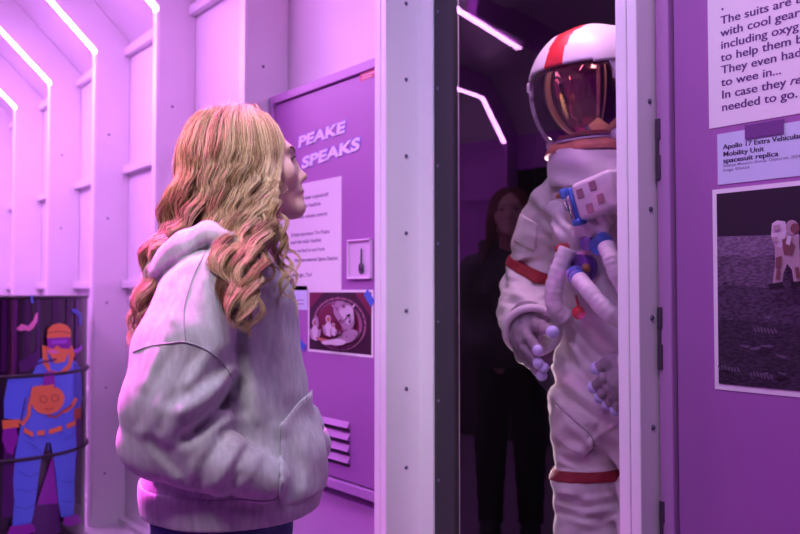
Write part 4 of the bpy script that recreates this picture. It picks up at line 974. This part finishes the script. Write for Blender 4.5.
# thigh pocket flap
for a, b_ in (((553, 408, 1.72), (588, 452, 1.69)),): st.u(ell((W(573, 425, 1.73)), (.080, .035, .075)), .02)
# folds: soft pleats round the joints
def rings(c, ax, r, amp, freq): pass
SUITCR = [([(524, 214), (520, 236), (516, 256)], .004, 4), ([(536, 250), (524, 254), (512, 252)], .004, 3), ([(555, 250), (540, 262), (526, 262)], .005, 4), ([(508, 280), (530, 286), (556, 284)], .006, 4), ([(504, 292), (526, 297), (552, 292)], -.005, 4), ([(503, 302), (526, 306), (548, 300)], .006, 4), ([(556, 262), (552, 280), (555, 296)], .005, 4), ([(560, 222), (552, 236), (556, 250)], .004, 4),
 ([(556, 340), (574, 362), (600, 392)], .009, 4), ([(562, 334), (582, 360), (606, 384)], -.008, 4), ([(572, 326), (592, 348), (614, 366)], .008, 4), ([(582, 322), (600, 342), (616, 352)], -.006, 4), ([(550, 366), (568, 388), (604, 412)], -.007, 5), ([(550, 378), (570, 400), (600, 420)], .008, 4), ([(552, 396), (566, 410), (586, 424)], -.004, 4),
 ([(612, 410), (600, 424), (590, 438)], .007, 4), ([(616, 424), (604, 432), (592, 440)], -.005, 3), ([(560, 455), (580, 464), (612, 466)], .006, 4), ([(558, 462), (580, 471), (614, 473)], -.005, 3), ([(566, 468), (590, 474), (616, 470)], .005, 3),
 ([(562, 492), (584, 500), (612, 496)], -.006, 4), ([(560, 500), (580, 508), (614, 503)], .008, 3.5), ([(566, 506), (590, 513), (616, 508)], -.006, 4), ([(560, 512), (584, 520), (616, 514)], .008, 3.5), ([(570, 520), (594, 526), (618, 520)], -.005, 4), ([(600, 488), (606, 504), (602, 522)], .005, 3)]
def suit_folds(X, Y, Z):
    a = .0028*np.sin(62*Z+34*X+2.6*np.sin(23*X+5*Z)+1.5*np.sin(17*Y)); b = .0024*np.sin(48*X-37*Z+30*Y+2.2*np.sin(29*Z)); c = .0016*np.sin(110*Z+20*X+3*np.sin(30*X)+2*np.sin(26*Y))
    knee = np.exp(-((Z-.66)/.16)**2)+np.exp(-((Z-1.18)/.10)**2)*(X < cx_-.2)
    px, py = to_px(X, Y, Z); fr_ = 1/(1+np.exp((Y-1.80)/.02))
    return fr_*crease_field(SUITCR, px, py)+a+b+c+knee*.0030*np.sin(78*Z+26*X+3*np.sin(14*X+9*Y))
st.disp = suit_folds
for a, b_, r in (((555, 345, 1.69), (606, 400, 1.68), .007), ((560, 330, 1.69), (590, 372, 1.69), .006), ((548, 372, 1.70), (598, 414, 1.69), .006), ((585, 360, 1.68), (612, 392, 1.68), .006), ((520, 262, 1.78), (556, 272, 1.76), .006), ((560, 496, 1.71), (612, 505, 1.70), .006), ((556, 512, 1.71), (614, 520, 1.70), .006)): st.sub(cap(W(*a), W(*b_), r), .018)
st.sub(cap(WR-dC*.015, WR+dC*.12, .064), .006); st.sub(cap(WR+dC*.055, WR+dC*.2, .11), .006)
V, F = st.mesh(.0052); garment = mk('garment', V, F, M['suit'], suit, True)
def slab(off, pt, ax, half, extra=(), h=.005):
    ax = np.asarray(ax, float)/np.linalg.norm(ax); lo = np.asarray(pt)-.2; hi = np.asarray(pt)+.2
    xs, ys, zs = [np.arange(lo[q], hi[q], h) for q in range(3)]; Fg = st.grid(xs, ys, zs)-off; X, Y, Z = xs[:, None, None], ys[None, :, None], zs[None, None, :]
    d = (X-pt[0])*ax[0]+(Y-pt[1])*ax[1]+(Z-pt[2])*ax[2]; Fg = np.maximum(Fg, (np.abs(d)-half).astype(np.float32))
    for p, n in extra: Fg = np.maximum(Fg, ((X-p[0])*n[0]+(Y-p[1])*n[1]+(Z-p[2])*n[2]).astype(np.float32))
    return nets(Fg.astype(np.float32), xs, ys, zs)
# red bands on arm and thigh
A0 = W(538, 270, 1.85); axA = W(546, 232, 1.86)-EL; axA = axA+np.array([.02, 0, 0])
V, F = slab(.004, A0, axA, .014, [(W(566, 270, 1.80), np.array([1, -.25, 0])/1.03)], .004); mk('arm_band', V, F, M['redband'], suit, True)
V, F = slab(.004, np.array([cx_-.058, 1.82, W(590, 481, 1.72)[2]]), (-.10, 0, 1), .014, [(np.array([cx_+.052, 1.8, .6]), np.array([1.0, 0, 0]))], .004); mk('thigh_band', V, F, M['redband'], suit, True)
# thigh pocket flap lines
def sline(pxs, name, mt, r, parent=suit, out=.001):
    p = seam(st, pxs, 20, out)
    if len(p) > 3: MB().tube(p, r, 6).build(name, mt, parent, True)
M['sstitch'] = mat('suit_stitch', (.25, .17, .22), .8)
def patch(poly, name, off=.007):
    c = np.mean(poly, 0); q = hit(st, *c); lo, hi = q-.16, q+.16; h = .004
    xs, ys, zs = [np.arange(lo[k], hi[k], h) for k in range(3)]; Fg = st.grid(xs, ys, zs)-off; X, Y, Z = xs[:, None, None], ys[None, :, None], zs[None, None, :]
    for k in range(len(poly)):
        pt, n = side(rayplane(poly[k], poly[(k+1) % len(poly)]), tuple(c)); Fg = np.maximum(Fg, ((X-pt[0])*n[0]+(Y-pt[1])*n[1]+(Z-pt[2])*n[2]).astype(np.float32))
    Fg = np.maximum(Fg, (Y-q[1]-.06+0*X+0*Z).astype(np.float32)); V, F = nets(Fg.astype(np.float32), xs, ys, zs); return mk(name, V, F, M['suit'], garment, True)
patch([(555, 404), (574, 420), (592, 436), (594, 447), (585, 457), (567, 448), (553, 436)], 'thigh_pocket', .008)
patch([(521, 214), (538, 224), (535, 252), (513, 241)], 'sleeve_pocket', .007)
sline([(556, 404), (574, 420), (591, 436), (594, 447), (585, 457)], 'pocket_seam', M['sstitch'], .0012, garment, .010)
q = hit(st, 590, 437)
if q is not None: MB().sphere(q, .005).build('snap_button', M['sstitch'], garment, True)
# gloves
def glove(wr, dirv, upv, tips, thumb, knuck, nm, thb):
    g = SDF(); K = np.mean(knuck, 0); g.u(cap(wr-(K-wr)*.25, wr+(K-wr)*.35, .056, .046), .02); g.u(ell(mid(wr, K, .60), (.054, .036, .047), [dirv, np.cross(dirv, upv), upv]), .02)
    tp = MB()
    for k, t in zip(knuck, tips):
        m_ = mid(k, t, .5)+upv*.006+dirv*.004; g.u(cap(mid(wr, k, .6), k, .020, .0155), .012); g.u(cap(k, m_, .0155, .0135), .004); g.u(cap(m_, t, .0135, .0125), .003)
        d = (t-m_)/np.linalg.norm(t-m_); tp.sphere(t+d*.002, .0148, 0, 16, 12)
    m_ = mid(thb, thumb, .5)+upv*.004; g.u(cap(thb, m_, .022, .018), .012); g.u(cap(m_, thumb, .018, .0145), .004); tp.sphere(thumb+(thumb-m_)/np.linalg.norm(thumb-m_)*.003, .0175, 0, 16, 12)
    g.disp = lambda X, Y, Z: .0010*np.sin(190*X+120*Z+2*np.sin(80*Y))+.0008*np.sin(150*Z-90*Y)
    V, F = g.mesh(.0036); o = mk('glove', V, F, M['glove'], suit, True); tp.build('fingertips', M['tip'], o, True); return o
dv = W(539, 360, 1.59)-W(524, 332, 1.68); dv /= np.linalg.norm(dv)
upv = np.cross(np.cross(dv, np.array([0, 0, 1.0])), dv); upv /= np.linalg.norm(upv)
glove(W(527, 326, 1.675), dv, upv, [W(537.5, 350, 1.580), W(538, 363, 1.588), W(543, 367.5, 1.602), W(541.5, 375, 1.61)], W(552, 332, 1.605), [W(527, 337, 1.632), W(521, 346, 1.636), W(521, 351, 1.644), W(521, 357, 1.652)], 'r', W(535, 326, 1.655))
dv2 = np.array([-.95, -.25, -.2]); dv2 /= np.linalg.norm(dv2); up2 = np.array([-.2, -.2, .96]); up2 = up2-dv2*(up2@dv2); up2 /= np.linalg.norm(up2)
glove(WR2+dv2*.02, dv2, up2, [W(593.5, 387, 1.645), W(600, 397, 1.650), W(608, 404, 1.656), W(616, 410, 1.66)], W(598, 368, 1.645), [W(619, 374, 1.64), W(621, 384, 1.642), W(624, 393, 1.648), W(628, 400, 1.655)], 'l', W(622, 360, 1.645))
# cuff of the right sleeve
d_ = (W(533, 345, 1.62)-W(531, 318, 1.72)); d_ /= np.linalg.norm(d_)
m = MB(); c = W(532, 331, 1.672); e1 = np.cross(d_, Uv); e1 /= np.linalg.norm(e1); e2_ = np.cross(e1, d_)
m.tube([c+(e1*math.cos(a)+e2_*math.sin(a))*.073 for a in np.linspace(0, 2*math.pi, 37)], .011, 8, 0, False); m.build('cuff', M['suit2'], suit, True)
c2_ = WR2+dv2*.0; e1 = np.cross(dv2, Uv); e1 /= np.linalg.norm(e1); e2_ = np.cross(e1, dv2)
MB().tube([c2_+(e1*math.cos(a)+e2_*math.sin(a))*.070 for a in np.linspace(0, 2*math.pi, 37)], .011, 8, 0, False).build('cuff', M['suit2'], suit, True)
# boots
for s, kx in ((-1, -.062), (1, .140)):
    bt = SDF(); a = T(kx, .17, 1.85); bt.u(ecap(a+Uv*.12, a, XW, (.085, .09), (.07, .08)), .02).u(cap(a+np.array([0, .02, -.02]), a+np.array([.02*s, -.16, -.025]), .06, .052), .03); bt.cut((0, 0, .128), (0, 0, -1)); V, F = bt.mesh(.008); bo = mk('boot', V, F, M['boot'], suit, True)
    sl = SDF(); b0 = T(kx, .116, 1.87); sl.u(ecap(b0, b0+np.array([.02*s, -.18, 0]), XW, (.07, .07), (.062, .07)), 0).cut((0, 0, .1045), (0, 0, -1)).cut((0, 0, .130), (0, 0, 1)); V, F = sl.mesh(.007); mk('sole', V, F, M['glove'], bo, True)
# helmet: shell with a visor opening, sun shade, red stripe, gold visor, rim
HCn = W(594, 90, SN); HR = .180
hx = np.array([1.0, 0, 0]); hf = np.array([0, -1, -.10]); hf /= np.linalg.norm(hf); hu = np.cross(hx, hf); hu = hu if hu[2] > 0 else -hu
def sp(az, el, R): a, e = math.radians(az), math.radians(el); return HCn+R*(hf*math.cos(e)*math.cos(a)+hx*math.cos(e)*math.sin(a)+hu*math.sin(e)*(1.16 if el < 0 else 1))
def shell(azs, els, R, keep, tint, thick, name, mats, parent=suit):
    V = []; idx = {}; F = []; I = []
    def vid(i, j, l):
        k = (i % len(azs) if closed else i, j, l)
        if k not in idx: idx[k] = len(V); V.append(sp(azs[k[0]], els[j], (R(azs[k[0]], els[j]) if callable(R) else R)-l*thick))
        return idx[k]
    closed = abs((azs[-1]-azs[0])+(azs[1]-azs[0])-360) < 1e-6; n = len(azs) if closed else len(azs)-1
    on = {(i, j) for i in range(n) for j in range(len(els)-1) if keep((azs[i]+azs[1 if False else (i+1) % len(azs)] + (360 if closed and i == len(azs)-1 else 0))/2, (els[j]+els[j+1])/2)}
    for i, j in on:
        a = [vid(i, j, 0), vid(i+1, j, 0), vid(i+1, j+1, 0), vid(i, j+1, 0)]; b = [vid(i, j, 1), vid(i+1, j, 1), vid(i+1, j+1, 1), vid(i, j+1, 1)]
        t = tint((azs[i]+(azs[(i+1) % len(azs)]+(360 if i == len(azs)-1 else 0)))/2, (els[j]+els[j+1])/2); F += [a, b[::-1]]; I += [t, t]
        nb = [((i, j-1), 0, 1), (((i+1) % n if closed else i+1, j), 1, 2), ((i, j+1), 2, 3), (((i-1) % n if closed else i-1, j), 3, 0)]
        for c, p, q_ in nb:
            if c not in on: F.append([a[p], b[p], b[q_], a[q_]]); I.append(t)
    bm = bmesh.new(); vs = [bm.verts.new(v) for v in V]
    for f, t in zip(F, I):
        try: ff = bm.faces.new([vs[k] for k in f]); ff.material_index = t
        except ValueError: pass
    bmesh.ops.remove_doubles(bm, verts=bm.verts[:], dist=1e-5); bmesh.ops.recalc_face_normals(bm, faces=bm.faces[:]); bm.verts.index_update()
    VV = [v.co[:] for v in bm.verts]; FF = [[v.index for v in f.verts] for f in bm.faces]; II = [f.material_index for f in bm.faces]; bm.free()
    o = mk(name, VV, FF, mats, parent, True, II); return o
az = list(np.arange(-180, 180, 4.0)); el = list(np.linspace(-52, 90, 48))
edge = lambda a: 17-10*(min(abs(a), 95)/95.0)**2
def lat(a, e): return HR*math.cos(math.radians(e))*math.sin(math.radians(a))
red = lambda a, e: 1 if (abs(lat(a, e)) < .0285 and abs(a) < 90) else 0
hel = shell(az, el, lambda a, e: HR*(1+.015*math.cos(math.radians(a))), lambda a, e: abs(a) > 54-.25*e or e > 20, red, .008, 'helmet_shell', [M['helmet'], M['helmred']])
azf = list(np.arange(-96, 97, 2.0)); 
shade = shell(azf, list(np.linspace(0, 62, 32)), lambda a, e: HR*1.045 - (.0 if e < 56 else .004), lambda a, e: e > edge(a)-.5 and e < 58-.0008*a*a, red, .006, 'sun_shade', [M['helmet'], M['helmred']], hel)
vz = shell(list(np.arange(-90, 91, 4.0)), list(np.linspace(-56, 40, 34)), HR*.965, lambda a, e: True, lambda a, e: 0, .004, 'visor', [M['visor']])
rim = MB()
rim.tube([sp(a, e, HR*1.005) for a, e in [(-54+.25*t, t) for t in np.linspace(16, -44, 14)]+[(t, -47+3*math.cos(math.radians(t))) for t in np.linspace(-56, 56, 24)]+[(54-.25*t, t) for t in np.linspace(-44, 16, 14)]], .0032, 8); rim.build('visor_rim', M['visrim'], hel, True)
for s in (-1, 1):
    m = MB(); p = sp(58*s, 10, HR*1.01); m.box(p[0]-.007, p[0]+.007, p[1]-.010, p[1]+.010, p[2]-.016, p[2]+.012, 0, .003); m.build('hinge_cover', M['helmet'], hel, True)
    m = MB(); m.sphere(sp(58*s, -44, HR*1.0), .016, 0, 14, 10, (1, 1, 1.1)); m.build('latch_knob', M['visrim'], hel, True)
# orange neck piece and white neck cloth
def ringband(z0, r0, z1, r1, n0, name, mt, thick=.006, wob=0, cyo=0):
    V = []; F = []; n = 64
    for k in range(n):
        a = 2*math.pi*k/n; w_ = wob*math.sin(5*a)+wob*.6*math.sin(9*a+1)
        for r, z, t in ((r0, z0, 0), (r1, z1, 0), (r1, z1, 1), (r0, z0, 1)):
            rr = r+w_-thick*t; V.append((HCn[0]+rr*math.cos(a), HCn[1]+cyo+rr*math.sin(a), z+w_*.7+.02*0))
    for k in range(n):
        b0, b1 = 4*k, 4*((k+1) % n)
        for q_ in range(4): F.append([b0+q_, b1+q_, b1+(q_+1) % 4, b0+(q_+1) % 4])
    return mk(name, V, F, mt, suit, True)
zN = HCn[2]
ringband(zN-.165, .128, zN-.192, .140, 0, 'neck_ring', M['orange'], .02, .003)
nc = SDF(); nc.u(ecap(np.array([HCn[0]+.01, HCn[1], zN-.220]), np.array([HCn[0]+.015, HCn[1]+.01, zN-.265]), XW, (.136, .145), (.150, .150)), .02); nc.cut((HCn[0], HCn[1], zN-.185), (.08, .0, 1)).cut((HCn[0], HCn[1], zN-.285), (-.1, 0, -1))
nc.disp = lambda X, Y, Z: .003*np.sin(40*X+60*Z+2*np.sin(30*Y))+.002*np.sin(90*Z+25*X); V, F = nc.mesh(.006); mk('neck_cloth', V, F, M['suit2'], suit, True)
# chest control box, tilted, with four velcro squares and a blue clip
cc = W(584.5, 199, 1.625); tl = math.radians(13); bx_ = np.array([math.cos(tl), 0, math.sin(tl)]); bz_ = np.array([-math.sin(tl), -.12, math.cos(tl)]); bz_ /= np.linalg.norm(bz_); by_ = np.cross(bx_, bz_)
if by_[1] > 0: by_ = -by_
def bbox(mb, u0, u1, v0, v1, t0, t1, i=0, bev=.006):
    t = MB(); t.box(u0*.76, u1*.76, t0, t1, v0*.80, v1*.80, 0, bev); mb.add([cc+bx_*p[0]+by_*p[1]+bz_*p[2] for p in t.V], [f[::-1] for f in t.F], i)
m = MB(); bbox(m, -.045, .118, -.062, .062, -.13, 0, 0, .012); box_ = m.build('chest_box', M['suit2'], suit, True)
for u, v in ((-.010, .022), (.045, .030), (.012, -.034), (.062, -.018)):
    m = MB(); bbox(m, u-.013, u+.013, v-.015, v+.015, .0002, .003, 0, .001); m.build('velcro_square', M['velcro'], box_)
m = MB(); bbox(m, -.080, -.048, -.060, .055, -.05, -.004, 0, .005); bbox(m, -.090, -.060, .025, .058, -.03, .004, 0, .004); bbox(m, -.072, -.040, -.072, -.052, -.03, .004, 0, .004); clip = m.build('clip', M['blue'], box_, True)
m = MB(); bbox(m, -.070, -.056, -.050, .03, -.004, .003, 0, .002); bbox(m, -.088, -.076, -.02, .02, -.01, -.002, 0, .002); m.build('clip_plate', M['chrome'], clip, True)
m = MB(); bbox(m, -.150, -.105, .045, .060, -.06, -.040, 0, .003); m.build('strap', M['brass'], suit, True)
m = MB(); bbox(m, -.125, -.112, -.035, .012, -.075, -.055, 0, .003); m.build('strap', M['orange'], suit, True)
# cloth flap below the box
fl = SDF(); fl.u(ecap(W(578, 230, 1.690), W(606, 222, 1.68), Uv, (.030, .014), (.032, .014)), .01).u(ecap(W(562, 234, 1.712), W(580, 240, 1.702), Uv, (.024, .016), (.030, .016)), .015).u(ecap(W(556, 205, 1.735), W(564, 234, 1.716), XW, (.026, .016), (.026, .016)), .015); fl.u(ecap(W(580, 246, 1.71), W(580, 254, 1.71), XW, (.026, .014), (.024, .014)), .01)
fl.disp = lambda X, Y, Z: .0035*np.sin(120*X+70*Z+2*np.sin(60*Z)); V, F = fl.mesh(.005); mk('chest_flap', V, F, M['suit2'], suit, True)
# hoses and connectors
def hose(pts, r, name='hose'):
    C = crom(pts, 40); R = [r*(1+.05*math.sin(k*1.9)+.03*math.sin(k*.7)) for k in range(40)]; return MB().tube(C, R, 14).build(name, M['suit2'], suit, True)
hose([W(568, 249, 1.66), W(560, 268, 1.645), W(554, 288, 1.64), W(555, 306, 1.65), W(566, 318, 1.68)], .024)
hose([W(579, 279, 1.635), W(588, 290, 1.62), W(600, 304, 1.62), W(613, 316, 1.63), W(628, 324, 1.68)], .0215)
hose([W(606, 246, 1.645), W(611, 258, 1.63), W(616, 272, 1.63), W(626, 290, 1.65), W(634, 306, 1.69)], .021)
def conn(p, d, r, L, mt, name='connector'):
    d = np.asarray(d, float); d /= np.linalg.norm(d); m = MB(); m.disc(p, d, r, L*.45, 24); m.disc(p+d*L*.45, d, r*.86, L*.2, 24); m.disc(p+d*L*.65, d, r*.95, L*.35, 24); return m.build(name, mt, suit, False)
k = W(587, 269, 1.70); conn(k, (-.1, -1, .1), .037, .035, M['purpleknob']); MB().sphere(W(586, 268, 1.663), .012).build('connector_button', M['brass'], suit, True)
conn(W(574.5, 273.5, 1.65), np.array(W(580, 281, 1.63))-np.array(W(574.5, 273.5, 1.65)), .023, .028, M['blue'])
conn(W(605, 240, 1.68), (.0, -1, -.6), .024, .040, M['blue']); conn(W(590, 243, 1.69), (0, -1, -.1), .02, .02, M['purpleknob'])
conn(W(563, 252, 1.665), (.3, -.6, .9), .02, .016, M['redband']); 
m = MB(); m.sphere(W(578.5, 313, 1.655), .018, 0, 20, 14); m.tube([W(576, 296, 1.68), W(578, 304, 1.665), W(578.5, 310, 1.655)], .0035, 8, 0); m.build('red_knob', M['redknob'], suit, True)
# life-support pack on the back
m = MB(); m.box(cx_-.22, cx_+.22, SN+.12, SN+.36, zpx(330), zpx(150), 0, .03); m.build('backpack', M['suit'], suit, True)
# ------------------------------------------------------------------ the companion who shows only as a reflection in the glass
M['darkhood'] = mat('dark_hoodie', (.09, .085, .10), .9); M['darkjeans'] = mat('dark_jeans', (.02, .02, .03), .9); M['redhair'] = mat('auburn_hair', (.26, .075, .05), .45)
swap = {'hoodie': M['darkhood'], 'hem_band': M['darkhood'], 'pocket': M['darkhood'], 'sleeve_seam': M['darkhood'], 'shoulder_seam': M['darkhood'], 'side_seam': M['darkhood'], 'pocket_stitch': M['darkhood'], 'jeans': M['darkjeans'], 'shoe': M['darkjeans'], 'sole': M['darkjeans'], 'hair': M['redhair'], 'hair_locks': M['redhair']}
def base(n): return n.split('.')[0]
def copy_tree(o, parent=None):
    c = o.copy(); COL.objects.link(c)
    if parent is not None: c.parent = parent
    if base(o.name) in swap:
        for sl in c.material_slots: sl.link = 'OBJECT'; sl.material = swap[base(o.name)]
    for ch in list(o.children): copy_tree(ch, c)
    return c
pal = copy_tree(girl); pal.location = (-2.28, -.08, 0); pal.scale = (1.09, 1.09, 1.09)
face = np.array([.48, .88]); cur = Fv[:2]; pal.rotation_euler = (0, 0, math.atan2(face[1], face[0])-math.atan2(cur[1], cur[0]))
pal['label'] = 'dark-clothed person with long auburn hair, seen only as a reflection in the alcove glass'
